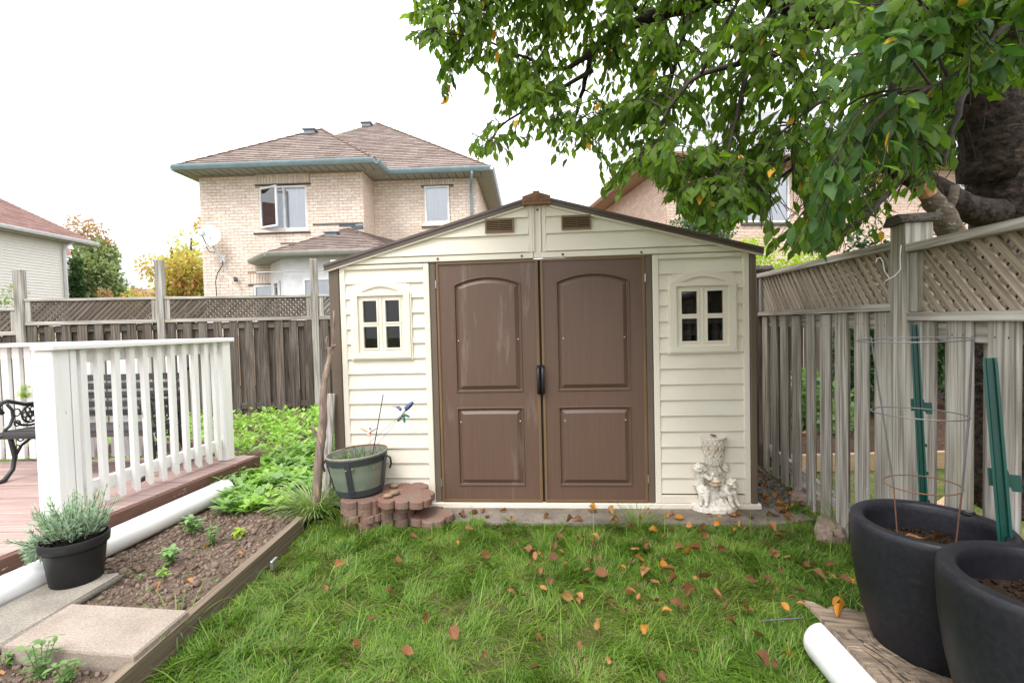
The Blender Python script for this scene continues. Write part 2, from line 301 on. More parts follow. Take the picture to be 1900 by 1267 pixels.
    def ball(s,c,r,n=10,sc=(1,1,1),M_=None,jit=0.,var=0.):
        vs=[];F=[]; m=n//2+1
        for i in range(m+1):
            th=PI*i/m
            for k in range(n):
                a=2*PI*k/n; q=r*(1+(random.uniform(-jit,jit) if jit else 0))
                v=Vector((q*math.sin(th)*math.cos(a)*sc[0],q*math.sin(th)*math.sin(a)*sc[1],q*math.cos(th)*sc[2]))
                if M_: v=M_@v
                vs.append(v+Vector(c))
        for i in range(m):
            for k in range(n): F.append((i*n+k,(i+1)*n+k,(i+1)*n+(k+1)%n,i*n+(k+1)%n))
        return s.add(vs,F,var)
    def mesh(s,name,smooth=False,inv=None):
        me=bpy.data.meshes.new(name)
        vs=s.v if inv is None else [tuple(inv@Vector(v)) for v in s.v]
        me.from_pydata(vs,[],s.f)
        if any(s.var):
            at=me.attributes.new('var','FLOAT','POINT'); at.data.foreach_set('value',s.var)
        if smooth: me.polygons.foreach_set('use_smooth',[True]*len(me.polygons))
        me.update(); return me
    def build(s,name,m,parent=None,smooth=False,world=False,angle=None,**tags):
        inv = ROOT[parent.name] if (world and parent is not None) else None
        me=s.mesh(name,smooth or angle is not None,inv)
        if angle is not None:
            try: me.set_sharp_from_angle(angle=R(angle))
            except Exception: pass
        me.materials.append(M[m] if isinstance(m,str) else m)
        o=bpy.data.objects.new(name,me); COL.objects.link(o)
        if parent is not None: o.parent=parent; ROOT[o.name]=ROOT.get(parent.name,Matrix())
        for k,v in tags.items(): o['category' if k=='cat' else k]=v
        return o
def inst(me,name,parent=None,loc=(0,0,0),rot=(0,0,0),scale=None,**tags):
    o=bpy.data.objects.new(name,me); COL.objects.link(o); o.location=loc; o.rotation_euler=rot
    if scale: o.scale=scale
    if parent is not None: o.parent=parent
    for k,v in tags.items(): o['category' if k=='cat' else k]=v
    return o
def thing(name,label,cat,loc=(0,0,0),rotz=0.,group=None):
    o=bpy.data.objects.new(name,None); COL.objects.link(o); o.empty_display_size=.1
    o.location=loc; o.rotation_euler=(0,0,rotz); o['label']=label; o['category']=cat
    if group: o['group']=group
    ROOT[o.name]=(Matrix.Translation(Vector(loc))@Matrix.Rotation(rotz,4,'Z')).inverted(); return o
def meshof(mb,name,m,smooth=False):
    me=mb.mesh(name,smooth); me.materials.append(M[m]); return me
def scatter(name,tv,tf,rot,pos,sc,m,var=None,parent=None,**tags):
    # many copies of one small template as one mesh (numpy)
    tv=np.asarray(tv,float); n=len(pos); k=len(tv)
    if sc.ndim==1: sc=sc[:,None]
    V=np.einsum('nij,nkj->nki',rot,tv[None]*sc[:,None,:])+pos[:,None,:]
    V=V.reshape(-1,3)
    if parent is not None and parent.name in ROOT:
        Mi=np.array(ROOT[parent.name]); V=V@Mi[:3,:3].T+Mi[:3,3]
    ls=np.array([len(f) for f in tf]); fl=np.concatenate([np.array(f) for f in tf])
    loops=(fl[None]+ (np.arange(n)*k)[:,None]).ravel(); tot=np.tile(ls,n); st=np.concatenate([[0],np.cumsum(tot)[:-1]])
    me=bpy.data.meshes.new(name); me.vertices.add(len(V)); me.vertices.foreach_set('co',V.astype(np.float32).ravel())
    me.loops.add(len(loops)); me.loops.foreach_set('vertex_index',loops.astype(np.int32))
    me.polygons.add(len(tot)); me.polygons.foreach_set('loop_start',st.astype(np.int32)); me.polygons.foreach_set('loop_total',tot.astype(np.int32))
    if var is None: var=rng.random(n)
    at=me.attributes.new('var','FLOAT','POINT'); at.data.foreach_set('value',np.repeat(var,k).astype(np.float32))
    me.update(calc_edges=True); me.polygons.foreach_set('use_smooth',np.ones(len(tot),bool)); me.materials.append(M[m])
    o=bpy.data.objects.new(name,me); COL.objects.link(o)
    if parent is not None: o.parent=parent
    for kk,v in tags.items(): o['category' if kk=='cat' else kk]=v
    return o
def basis(d,upv):
    # rotation matrices whose local +Y goes along d (n,3) and local +Z is near upv
    d=d/np.linalg.norm(d,axis=1,keepdims=True); x=np.cross(d,upv); x/=np.linalg.norm(x,axis=1,keepdims=True)+1e-9
    z=np.cross(x,d); return np.stack([x,d,z],axis=2)
def rdir(n):
    v=rng.normal(size=(n,3)); return v/np.linalg.norm(v,axis=1,keepdims=True)
# leaf template: along +Y, length 1, width .5, folded and drooping
LV=[(0,0,0),(-.19,.25,.05),(0,.28,-.01),(.19,.25,.05),(-.25,.55,.03),(0,.58,-.05),(.25,.55,.03),(-.12,.83,-.04),(0,.85,-.10),(.12,.83,-.04),(0,1.04,-.18)]
LF=[(0,2,1),(0,3,2),(1,2,5,4),(2,3,6,5),(4,5,8,7),(5,6,9,8),(7,8,10),(8,9,10)]
LFS=[(0,1,2),(0,2,3)]; LVS=[(0,0,0),(-.28,.5,.06),(0,1,-.05),(.28,.5,.06)]
BV=[(-.5,0,0),(.5,0,0),(-.42,.35,.07),(.42,.35,.07),(-.28,.7,.24),(.28,.7,.24),(0,1,.52)]   # blade, width by x scale
BF=[(0,1,3,2),(2,3,5,4),(4,5,6)]
def inpoly(x,y,poly):
    c=False; n=len(poly); j=n-1
    for i in range(n):
        xi,yi=poly[i]; xj,yj=poly[j]
        if (yi>y)!=(yj>y) and x<(xj-xi)*(y-yi)/(yj-yi)+xi: c=not c
        j=i
    return c
def clip(poly,x0,x1,z0,z1):
    def cut(p,f,g):
        o=[]
        for i in range(len(p)):
            a,b=p[i],p[(i+1)%len(p)]; fa,fb=f(a),f(b)
            if fa>=0: o.append(a)
            if (fa>=0)!=(fb>=0): t=fa/(fa-fb); o.append((a[0]+(b[0]-a[0])*t,a[1]+(b[1]-a[1])*t))
        return o
    for f in (lambda q:q[0]-x0,lambda q:x1-q[0],lambda q:q[1]-z0,lambda q:z1-q[1]):
        poly=cut(poly,f,None)
        if len(poly)<3: return []
    return poly
def clipconvex(poly,cv):
    # cv counter-clockwise convex polygon
    for i in range(len(cv)):
        a=cv[i]; b=cv[(i+1)%len(cv)]; o=[]
        f=lambda q:(b[0]-a[0])*(q[1]-a[1])-(b[1]-a[1])*(q[0]-a[0])
        for k in range(len(poly)):
            p,q=poly[k],poly[(k+1)%len(poly)]; fp,fq=f(p),f(q)
            if fp>=0: o.append(p)
            if (fp>=0)!=(fq>=0): t=fp/(fp-fq); o.append((p[0]+(q[0]-p[0])*t,p[1]+(q[1]-p[1])*t))
        poly=o
        if len(poly)<3: return []
    return poly
def grid(name,poly,step,zf,m,**tags):
    xs=[p[0] for p in poly]; ys=[p[1] for p in poly]
    nx=int((max(xs)-min(xs))/step)+1; ny=int((max(ys)-min(ys))/step)+1; id_={}; b=MB()
    def vid(i,j):
        if (i,j) not in id_:
            x=min(xs)+i*step; y=min(ys)+j*step; id_[(i,j)]=len(b.v); b.v.append((x,y,zf(x,y))); b.var.append(0)
        return id_[(i,j)]
    for i in range(nx):
        for j in range(ny):
            if inpoly(min(xs)+(i+.5)*step,min(ys)+(j+.5)*step,poly): b.f.append((vid(i,j),vid(i+1,j),vid(i+1,j+1),vid(i,j+1)))
    return b.build(name,m,smooth=True,**tags)
def nz(x,y,s=1.,z=0.): return mnoise.noise(Vector((x*s,y*s,z)))

# ================================================================== GROUND
def zl(x,y): return .018*nz(x,y,2.1)+.008*nz(x,y,7,3)
fenceX=lambda y: 1.94+.195*(y-2.81)
b=MB(); b.box((-150,-60,-.3),(150,260,-.05)); b.build('ground','far',kind='structure')
grid('lawn',[(-1.44,.5),(1.52,.5),(fenceX(3.0)+.02,3.0),(fenceX(5.8)+.02,5.8),(1.62,5.8),(1.62,3.6),(-1.44,3.75)],.05,zl,'thatch',kind='structure')
def zs(x,y): return .055+.022*nz(x,y,3)+.012*nz(x,y,11,2)+.006*nz(x,y,31,5)
grid('garden_soil',[(-2.95,.4),(-1.46,.4),(-1.43,3.3),(-1.43,7.9),(-8.5,7.2),(-8.5,4.7),(-2.42,4.55)],.035,zs,'soil',kind='structure')
def zn(x,y): return .0+.02*nz(x,y,1.5,9)
grid('neighbour_ground',[(1.6,.3),(9,.3),(9,9.2),(2.9,9.2)],.15,zn,'drylawn',kind='structure')
grid('neighbour_mulch_bed',[(fenceX(4.2)+.2,4.2),(9,4.2),(9,9.2),(3.0,9.2)],.12,lambda x,y:.05+.02*nz(x,y,6),'mulch',kind='structure')

# ================================================================== SHED
SO=Vector((-1.34,3.61,0)); SROT=math.atan2(-.25,3.04)
shed=thing('garden_shed','cream vinyl shed with brown double doors, two small windows and low gabled roof','shed',SO,SROT)
XA=1.545   # ridge position
def wedge(b,poly,za,zb,ya=-.017,yb=-.003,back=.004):
    n=len(poly); fr=[(p[0],ya+(yb-ya)*(p[1]-za)/(zb-za),p[1]) for p in poly]; bk=[(p[0],back,p[1]) for p in poly]
    F=[tuple(range(n)),tuple(range(n,2*n))[::-1]]+[(i,i+n,(i+1)%n+n,(i+1)%n) for i in range(n)]
    b.add(fr+bk,F)
def plate(b,outer,holes,y0,y1):
    # y0 front, y1 back
    loops=[outer]+holes; o=len(b.v); idx=[]; allp=[]
    for lp in loops:
        idx.append(range(len(allp),len(allp)+len(lp))); allp+=lp
    n=len(allp); vs=[(p[0],y0,p[1]) for p in allp]+[(p[0],y1,p[1]) for p in allp]
    F=[]
    for t in tessellate_polygon([[Vector((p[0],p[1],0)) for p in lp] for lp in loops]):
        F.append(tuple(t)); F.append(tuple(i+n for i in t)[::-1])
    for r_ in idx:
        r_=list(r_)
        for k in range(len(r_)): a,c=r_[k],r_[(k+1)%len(r_)]; F.append((a,c,c+n,a+n))
    b.add(vs,F)
def arch(s0,s1,z0,zs_,zt,d=0.,n=14):
    hw=(s1-s0)/2; h=zt-zs_; Rr=(hw*hw+h*h)/(2*h); zc=zt-Rr; c=(s0+s1)/2; r_=Rr-d; w=hw-d
    a0=math.asin(w/r_); pts=[(s0+d,z0+d),(s1-d,z0+d)]
    for i in range(n+1):
        a=a0-2*a0*i/n; pts.append((c+r_*math.sin(a),zc+r_*math.cos(a)))
    return pts
def rect(s0,s1,z0,z1,d=0.): return [(s0+d,z0+d),(s1-d,z0+d),(s1-d,z1-d),(s0+d,z1-d)]
# body: side and back walls, hidden base
b=MB(); b.box((0.02,.03,.03),(.05,2.4,1.80)); b.box((3.0,.03,.03),(3.03,2.4,1.80)); b.box((.05,2.37,.03),(3.0,2.4,1.80))
b.build('side_wall','cream',shed)
b=MB(); b.box((.06,.04,.03),(2.99,2.36,.06)); b.build('shed_floor','dark',shed)
b=MB(); b.box((.06,2.30,.06),(2.99,2.36,1.80)); b.box((.055,.05,.06),(.075,2.3,1.8)); b.box((2.97,.05,.06),(2.99,2.3,1.8)); b.build('inner_lining','dark',shed)
b=MB(); b.cbox((-.015,-.03,0),(3.06,.02,.045),.004); b.build('base_sill','cream',shed)
for s0,s1 in ((0.0,.078),(2.996,3.04)):
    b=MB(); b.cbox((s0,-.022,.045),(s1,.03,1.80),.006); b.build('corner_post','trim',shed)
for s0,s1 in ((.757,.800),(2.294,2.338)):
    b=MB(); b.cbox((s0,-.014,.045),(s1,.03,1.80),.004); b.build('door_jamb','trim',shed)
LINES=[1.663-.1105*k for k in range(15)]
for (s0,s1,w0,w1) in ((.082,.753,.172,.607),(2.342,2.993,2.455,2.90)):
    wp=MB(); i0,i1=s0+.042,s1-.042
    wp.cbox((s0,-.020,.047),(i0,.01,1.797),.004); wp.cbox((i1,-.020,.047),(s1,.01,1.797),.004)
    wp.cbox((i0,-.020,1.765),(i1,.01,1.797),.004); wp.cbox((i0,-.020,.047),(i1,.01,LINES[-1]-.012),.004)
    fr=wp.build('wall_frame','cream',shed)
    zz=[1.765]+LINES
    for k in range(len(zz)-1):
        za,zb=zz[k+1],zz[k]
        segs=[(i0,i1)] if (za<1.10 and zb<1.12) or za>1.65 else [(i0,w0+.006),(w1-.006,i1)]
        if .0<za-1.55<.02: segs=[(i0,w0+.03),(w1-.03,i1)]
        for a_,c_ in segs:
            q=MB(); wedge(q,[(a_,za),(c_,za),(c_,zb),(a_,zb)],za,zb); q.build('siding_plank','cream',fr)
    win=MB(); c=(w0+w1)/2
    g0,g1=w0+.045,w1-.045; zg0,zg1=1.155,1.572
    crescent=[(c+(g1-g0)/2*.86*t,1.600+ .0) for t in (1,-1)]
    cr=[(c-(g1-g0)*.40+(g1-g0)*.80*i/10,1.602+.036*math.sin(PI*i/10)) for i in range(1,10)][::-1]
    cres=[(c-(g1-g0)*.42,1.600),(c+(g1-g0)*.42,1.600)]+cr
    plate(win,arch(w0,w1,1.115,1.592,1.672),[rect(g0,g1,zg0,zg1),cres],-.034,-.004)
    plate(win,arch(w0-.012,w1+.012,1.103,1.585,1.682),[arch(w0+.004,w1-.004,1.119,1.590,1.668)],-.024,-.004)
    win.cbox((w0+.02,-.013,1.577),(w1-.02,-.004,1.670),.001); win.cbox((w0-.002,-.012,1.577),(w1+.002,-.004,1.655),.001)
    W=win.build('window','cream',shed)
    cb=MB(); plate(cb,[(c-(g1-g0)*.44,1.597),(c+(g1-g0)*.44,1.597)]+[(x,z+.004) for x,z in cr],[],-.022,-.006); cb.build('arch_inset','cream',W)
    sb=MB(); e=.022; mid=(zg0+zg1)/2
    pw0,pw1=g0+.036,g1-.036; mw=.033; mh=.016
    panes=[(pw0,c-mw,zg0+.035,mid-mh),(c+mw,pw1,zg0+.035,mid-mh),(pw0,c-mw,mid+mh,zg1-.035),(c+mw,pw1,mid+mh,zg1-.035)]
    plate(sb,rect(g0,g1,zg0,zg1),[rect(*p) for p in panes],-.016,.01)
    for p in panes: plate(sb,rect(*p,d=-.011),[rect(*p)],-.023,-.0155)
    sb.cbox((c-.007,-.022,zg0+.01),(c+.007,-.016,zg1-.01),.002)
    sb.build('sash','cream',W)
    for p in panes:
        q=MB(); q.box((p[0]-.002,-.002,p[2]-.002),(p[1]+.002,0,p[3]+.002)); q.build('pane','glass',W)
# things kept inside, seen through the panes
for q0,q1 in (((.12,.35,1.0),(.7,.8,1.03)),((2.4,.35,1.22),(2.95,.8,1.25)),((2.4,.35,1.0),(2.95,.8,1.02))):
    sb=MB(); sb.box(q0,q1); sb.build('inner_shelf','stuffB',shed)
q=thing('garden_tool','wooden tool handle leaning inside behind the left shed window','tool',SO+Vector((.5,.45,.06)))
b=MB(); b.tube([(-.35,0,0),(.06,0,1.6)],.014,8); b.build('handle','stuffB',q); b=MB(); b.cbox((-.42,-.01,.0),(-.28,.01,.03),.003); b.build('tool_head','steel',q)
for nm,lab,s,z,dx,dz,mm in (('storage_bin','grey bin on the shelf inside the left shed window',.26,1.03,.2,.3,'stuffA'),('storage_bin','blue bin on the shelf inside the left shed window',.48,1.03,.16,.12,'stuffC'),
        ('storage_box','red box inside behind the lower panes of the right shed window',2.66,1.02,.14,.12,'stuffD'),('storage_box','pale wooden box inside the right shed window, on the upper shelf',2.58,1.25,.16,.18,'stuffB'),('storage_box','grey box inside the right shed window, on the upper shelf',2.80,1.25,.12,.25,'stuffA')):
    p=Matrix.Translation(SO)@Matrix.Rotation(SROT,4,'Z')@Vector((s,.5,z)); t=thing(nm,lab,'box' if 'box' in nm else 'bin',p,SROT)
    b=MB(); b.cbox((-dx/2,-.1,0),(dx/2,.1,dz*.85),.01); b.build('body',mm,t); b=MB(); b.cbox((-dx/2-.006,-.106,dz*.85),(dx/2+.006,.106,dz),.006); b.build('lid',mm,t)
# gable
def zr(s,off=0.): return 1.808+off+(2.235-1.808)*(1-abs(s-XA)/XA) if True else 0
for (a_,c_,sg) in ((.02,XA-.032,-1),(XA+.032,3.04,1)):
    gp=MB(); outer=[(a_,1.803),(c_,1.803),(c_,zr(c_,-.028)),(a_,zr(a_,-.028))]
    gp.prism(outer,-.012,.012); gp.cbox((a_,-.026,1.803),(c_,-.012,1.843),.003)
    cs=(c_-.03,c_) if sg<0 else (a_,a_+.03); gp.cbox((cs[0],-.026,1.845),(cs[1],-.012,zr(XA-.05,-.035)),.003)
    gable=gp.build('gable_panel','cream',shed)
    for za,zb in ((1.85,1.973),(1.973,2.093),(2.093,2.24)):
        lo,hi=(a_,cs[0]) if sg<0 else (cs[1],c_)
        pl=[(lo,za),(hi,za),(hi,zb),(lo,zb)]
        line=[(0,1.808-.045),(XA,2.235-.045),(3.09,1.808-.045),(3.09,1.7),(0,1.7)]
        pl=clipconvex(pl,[line[3],line[2],line[1],line[0],line[4]][::1])
        if len(pl)>=3:
            q=MB(); fr=[(p[0],-.032+.016*(p[1]-za)/(zb-za),p[1]) for p in pl]; n=len(pl); bk=[(p[0],-.0125,p[1]) for p in pl]
            q.add(fr+bk,[tuple(range(n)),tuple(range(n,2*n))[::-1]]+[(i,i+n,(i+1)%n+n,(i+1)%n) for i in range(n)]); q.build('gable_plank','cream',gable)
b=MB(); b.cbox((XA-.031,-.018,1.806),(XA+.031,.01,2.2),.003); b.cbox((XA-.031,-.031,1.85),(XA-.019,-.018,2.2),.003); b.cbox((XA+.017,-.031,1.85),(XA+.029,-.018,2.2),.003)
b.build('centre_rib','cream',shed)
for v0,v1 in ((1.176,1.380),(1.717,1.922)):
    b=MB(); plate(b,rect(v0,v1,1.993,2.090),[rect(v0,v1,1.993,2.090,.011)],-.046,-.02); V=b.build('vent','bronze',shed)
    b=MB(); b.box((v0+.01,-.034,2.0),(v1-.01,-.033,2.083)); b.build('vent_back','dark',V)
    for k in range(6):
        z=2.009+.0128*k; q=MB(); q.cbox((v0+.011,-.045,z),(v1-.011,-.035,z+.006),.001); q.build('vent_slat','bronze',V)
    q=MB(); q.box(((v0+v1)/2-.002,-.048,2.0),((v0+v1)/2+.002,-.0455,2.085)); q.build('vent_bar','bronze',V)
# roof
for sg in (-1,1):
    def pt(d,h): # d distance from ridge 0..1.6, h above slope
        return (XA+sg*d, 2.235-(2.235-1.808)*d/XA+h)
    E_=1.562 if sg<0 else 1.532
    b=MB(); b.prism([pt(0,-.03),pt(E_,-.03),pt(E_,.0),pt(0,.0)],-.03,2.45); b.build('roof_panel','rake',shed)
    b=MB(); b.prism([pt(.09,-.038),pt(E_,-.038),pt(E_,.004),pt(.09,.004)],-.052,-.031); rk=b.build('rake_trim','rake',shed)
    b=MB(); b.prism([pt(.09,-.012),pt(E_,-.012),pt(E_,.006),pt(.09,.006)],-.060,-.0525); b.build('rake_lip','rake',rk)
    b=MB(); b.prism([pt(.09,-.052),pt(E_,-.052),pt(E_,-.0385),pt(.09,-.0385)],-.044,-.0265); b.build('rake_under_lip','cream',rk)
b=MB(); cap=[(XA-.098,2.178),(XA+.098,2.178),(XA+.098,2.226),(XA+.022,2.250),(XA+.022,2.262),(XA-.022,2.262),(XA-.022,2.250),(XA-.098,2.226)]
b.prism(cap,-.078,-.02); b.box((XA-.104,-.082,2.172),(XA+.104,-.02,2.1785))
rc=b.build('ridge_cap','terracap',shed)
b=MB()
for k in range(-7,8):
    a=k*.19; b.tube([(XA+.02*math.sin(a),-.0785,2.19+.008*math.cos(a)),(XA+min(.09,.085*abs(math.sin(a))+.004)*(1 if k>0 else -1 if k<0 else 0),-.0785,2.19+.048*max(.15,math.cos(a)**2))],[.0025,.0045],6)
for k in range(12): b.ball((XA-.085+.0155*k,-.079,2.190+.004*(k%2)),.0055,6)
b.build('sunburst_relief','terracap',rc)
# doors
def moulded_door(s0,s1,m,zb=.05,zt=1.797,offs=(.122,.122)):
    p0,p1=s0+offs[0],s1-offs[1]
    up=lambda d: arch(p0,p1,.85,1.635,1.69,d); lo=lambda d: arch(p0,p1,.165,.742,.7445,d)
    F0=-.010; b=MB(); plate(b,rect(s0,s1,zb,zt),[up(0),lo(0)],F0,.012)
    for fn in (up,lo):
        prof=[(0,F0),(.004,F0-.006),(.010,F0-.006),(.015,F0+.010),(.020,F0+.012),(.050,F0-.006)]
        for (d0,y0),(d1,y1) in zip(prof[:-1],prof[1:]):
            A=fn(d0);B=fn(d1); n=len(A); b.add([(p[0],y0,p[1]) for p in A]+[(p[0],y1,p[1]) for p in B],[(i,(i+1)%n,(i+1)%n+n,i+n) for i in range(n)])
        A=fn(.050); n=len(A); vs=[(p[0],F0-.006,p[1]) for p in A]; b.add(vs,[tuple(t) for t in tessellate_polygon([[Vector((p[0],p[1],0)) for p in A]])])
    D=b.build('door',m,shed)
    e=MB(); plate(e,rect(s0-.001,s1+.001,zb-.001,zt+.001),[rect(s0,s1,zb,zt,.018)],-.016,-.0105); plate(e,rect(s0,s1,zb,zt,.008),[rect(s0,s1,zb,zt,.014)],-.020,-.0165); e.build('door_edge_trim','bronze',D)
    return D
DL=moulded_door(.806,1.541,'brown'); DR=moulded_door(1.560,2.289,'brown2',offs=(.105,.105)); DL['label']='left brown door leaf with pale streaks on its arched panel'
b=MB(); b.box((1.5415,0,.05),(1.5595,.02,1.797)); b.build('door_gap_strip','dark',shed)
def splane(px,py,off=0.):
    d=Vector((math.cos(SROT),math.sin(SROT),0)); n=Vector((d.y,-d.x,0)); O=SO+n*off; v=ray(px,py); t=(O-CP).dot(n)/v.dot(n); q=CP+v*t
    return (q-O).dot(d),q.z
for D,pts in ((DL,((180,436),(460,428),(192,817),(470,812))),(DR,((672,424),(958,418),(680,810),(964,806)))):
    for x,y in pts:
        s,z=splane(780+x/2.533,460+y/2.533,.01); b=MB(); b.ball((s,-.019,z),.0045,6,sc=(1,.6,1)); b.build('rivet','cream',D)
for D,s,zz in ((DL,.8035,1.64),(DL,.8035,.19),(DR,2.2915,1.64),(DR,2.2915,.22)):
    b=MB(); b.tube([(s,-.019,zz-.028),(s,-.019,zz+.028)],.0055,8); b.box((s-.006,-.0165,zz-.026),(s+.006,-.0135,zz+.026)); b.build('hinge','steel',D)
for D,s in ((DL,1.531),(DR,1.562)):
    b=MB(); b.tube([(s,-.022,.842),(s,-.052,.86),(s,-.064,.90),(s,-.066,.94),(s,-.064,.98),(s,-.052,1.015),(s,-.022,1.035)],[.011,.0125,.012,.012,.012,.0125,.011],8,flat=1.)
    b.cbox((s-.013,-.026,.838),(s+.013,-.016,.868),.003); b.cbox((s-.013,-.026,1.008),(s+.013,-.016,1.04),.003); b.build('door_handle','blackp',D,smooth=True)
for x,y in ((812,480),(968,475),(1044,472),(1190,468),(635,487),(1380,462),(997,389)):
    s,z=splane(x,y,.03); b=MB(); b.ball((s,-.032 if y>400 else -.02,z),.0085,8,sc=(1,.5,1)); b.build('bolt_cap','trim',shed,smooth=True)
# concrete pad under the shed
padc=thing('concrete_pad','dirty low concrete pad lying under the front edge of the shed','slab',SO,SROT)
b=MB(); b.prism([(.62,-.27),(1.3,-.30),(2.2,-.285),(3.0,-.30),(3.32,-.20),(3.2,.4),(.62,.4)],-.04,.012,axis='z'); b.build('slab','pad',padc)

# ================================================================== FENCES
def lattice(par,s0,s1,z0,z1,ya,yb,m,pitch=.078,w=.0335,sgn=1,kind='lattice_slat'):
    # slats at 45 degrees, each clipped to the panel; z0,z1 are functions of s
    zlo=min(z0(s0),z0(s1)); zhi=max(z1(s0),z1(s1)); h=zhi-zlo; hw=w/2*math.sqrt(2)
    c=s0-h
    cv=[(s0,z0(s0)),(s1,z0(s1)),(s1,z1(s1)),(s0,z1(s0))]
    while c<s1+h:
        j=random.uniform(-.002,.002)+c; a=(j,zlo) if sgn>0 else (j,zhi); bb=(j+h,zhi) if sgn>0 else (j+h,zlo)
        pl=[(a[0]-hw,a[1]),(a[0]+hw,a[1]),(bb[0]+hw,bb[1]),(bb[0]-hw,bb[1])]
        if sgn<0: pl=pl[::-1]
        pl=clipconvex(pl,cv)
        if len(pl)>=3:
            # local x of the slat follows its length so the grain does too
            cx=sum(p[0] for p in pl)/len(pl); cz=sum(p[1] for p in pl)/len(pl); th=-PI/4 if sgn>0 else PI/4
            q=MB(); Rm=Matrix.Rotation(-th,4,'Y'); ff=[]
            q.prism([( (p[0]-cx)*math.cos(th)-(p[1]-cz)*math.sin(th), (p[0]-cx)*math.sin(th)+(p[1]-cz)*math.cos(th)) for p in pl],ya,yb)
            o=q.build(kind,m,par); o.location=(cx,0,cz); o.rotation_euler=(0,th,0)
        c+=pitch
FO=Vector((1.94,2.81,0)); FR=math.atan2(1,.195)
rf=thing('board_fence','weathered grey board fence with diagonal lattice top, to the right of the shed','fence',FO,FR)
def fbox(name,m,a,b_,par=rf,c=.004,**k):
    q=MB(); q.cbox(a,b_,c); return q.build(name,m,par,**k)
def slope_rail(name,m,s0,s1,zt0,zt1,th,y0,y1,par):
    q=MB(); q.prism([(s0,zt0-th),(s1,zt1-th),(s1,zt1),(s0,zt0)],y0,y1); return q.build(name,m,par)
# near post, far post and one behind the planters
for s0,s1,zt,m in ((-.612,-.496,1.752,'grey_z'),(1.60,1.70,1.77,'old_z'),(-2.86,-2.744,1.72,'grey_z')):
    p=fbox('post',m,(s0,-.085,-.05),(s1,.03,zt)); c=(s0+s1)/2
    q=MB(); w=.078; z=zt; q.prism([(c-w,z),(c+w,z),(c+w,z+.012),(c+w*.55,z+.042),(c-w*.55,z+.042),(c-w,z+.012)],-.028-w,-.028+w); q.build('post_cap','old_x',p)
pk=[]
for s in (1.49,1.257,1.04,.78,.535,.30,.088,-.150,-.365): pk.append((s,1.37))
for s in (-.69,-.905,-1.128,-1.35,-1.57,-1.79,-2.01,-2.23,-2.45,-2.67): pk.append((s,1.325))
for k,(s,zt) in enumerate(pk):
    w=.067+random.uniform(-.003,.003); q=MB(); lean=random.uniform(-.006,.006)
    q.cbox((-w,-.018,0),(w,0,zt+.0),.004); o=q.build('picket','grey_z',rf); o.location=(s,random.uniform(-.002,.002),random.uniform(-.02,.0)); o.rotation_euler=(0,lean*.3,random.uniform(-.02,.02))
    for dx in (-.03,.03):
        for zz in (zt-.07,):
            n_=MB(); n_.ball((dx,0,zz),.0045,5,sc=(1,.4,1)); n_.build('nail','wirer',o)
    if k not in (8,18):
        q=MB(); q.cbox((-w,-.074,0),(w,-.057,zt),.004); o=q.build('picket','old_z' if s>.2 else 'grey_z',rf); o.location=(s-.112,0,random.uniform(-.02,0))
for s0,s1,zt in ((-.494,1.60,1.355),(-2.74,-.613,1.31)):
    fbox('rail','grey_x',(s0,-.056,zt-.09),(s1,-.0185,zt-.002)); fbox('rail','grey_x',(s0,-.056,.125),(s1,-.0185,.213))
for s0,s1,a0,a1,m0,m1,mm in ((-.494,1.60,1.685,1.738,1.392,1.399,'grey_x'),(-2.74,-.613,1.615,1.654,1.325,1.344,'grey_x')):
    slope_rail('rail',mm,s0,s1,a0,a1,.036,-.06,.028,rf); slope_rail('rail','grey_x',s0,s1,m0,m1,.036,-.06,.022,rf)
    lo=lambda s,m0=m0,m1=m1,s0=s0,s1=s1:m0+(m1-m0)*(s-s0)/(s1-s0)+.001
    hi=lambda s,a0=a0,a1=a1,s0=s0,s1=s1:a0+(a1-a0)*(s-s0)/(s1-s0)-.037
    fbox('lattice_stile','grey_z',(s1-.055,-.04,lo(s1)),(s1-.002,.012,hi(s1)-.002)); fbox('lattice_stile','grey_z',(s0+.002,-.04,lo(s0)),(s0+.05,.012,hi(s0)-.004))
    lattice(rf,s0+.05,s1-.055,lo,hi,-.020,-.011,'lat',sgn=1); lattice(rf,s0+.05,s1-.055,lo,hi,-.030,-.021,'lat',sgn=-1)
# wire hook on the post
hk=thing('wire_hook','small white wire hook hanging on the fence post, in front of the lattice','hook',FO+Vector((0,0,0)),FR)
h0=Vector((-.49,.035,1.60)); b=MB(); b.tube([P(1672,455,2.14),P(1670,475,2.14),P(1671,500,2.13),P(1660,512,2.12),P(1643,521,2.12),P(1650,516,2.12),P(1641,503,2.12),P(1638,485,2.12),P(1633,478,2.12),P(1627,480,2.12),P(1625,487,2.12)],.0017,6); b.build('wire','vinylw',hk,world=True)
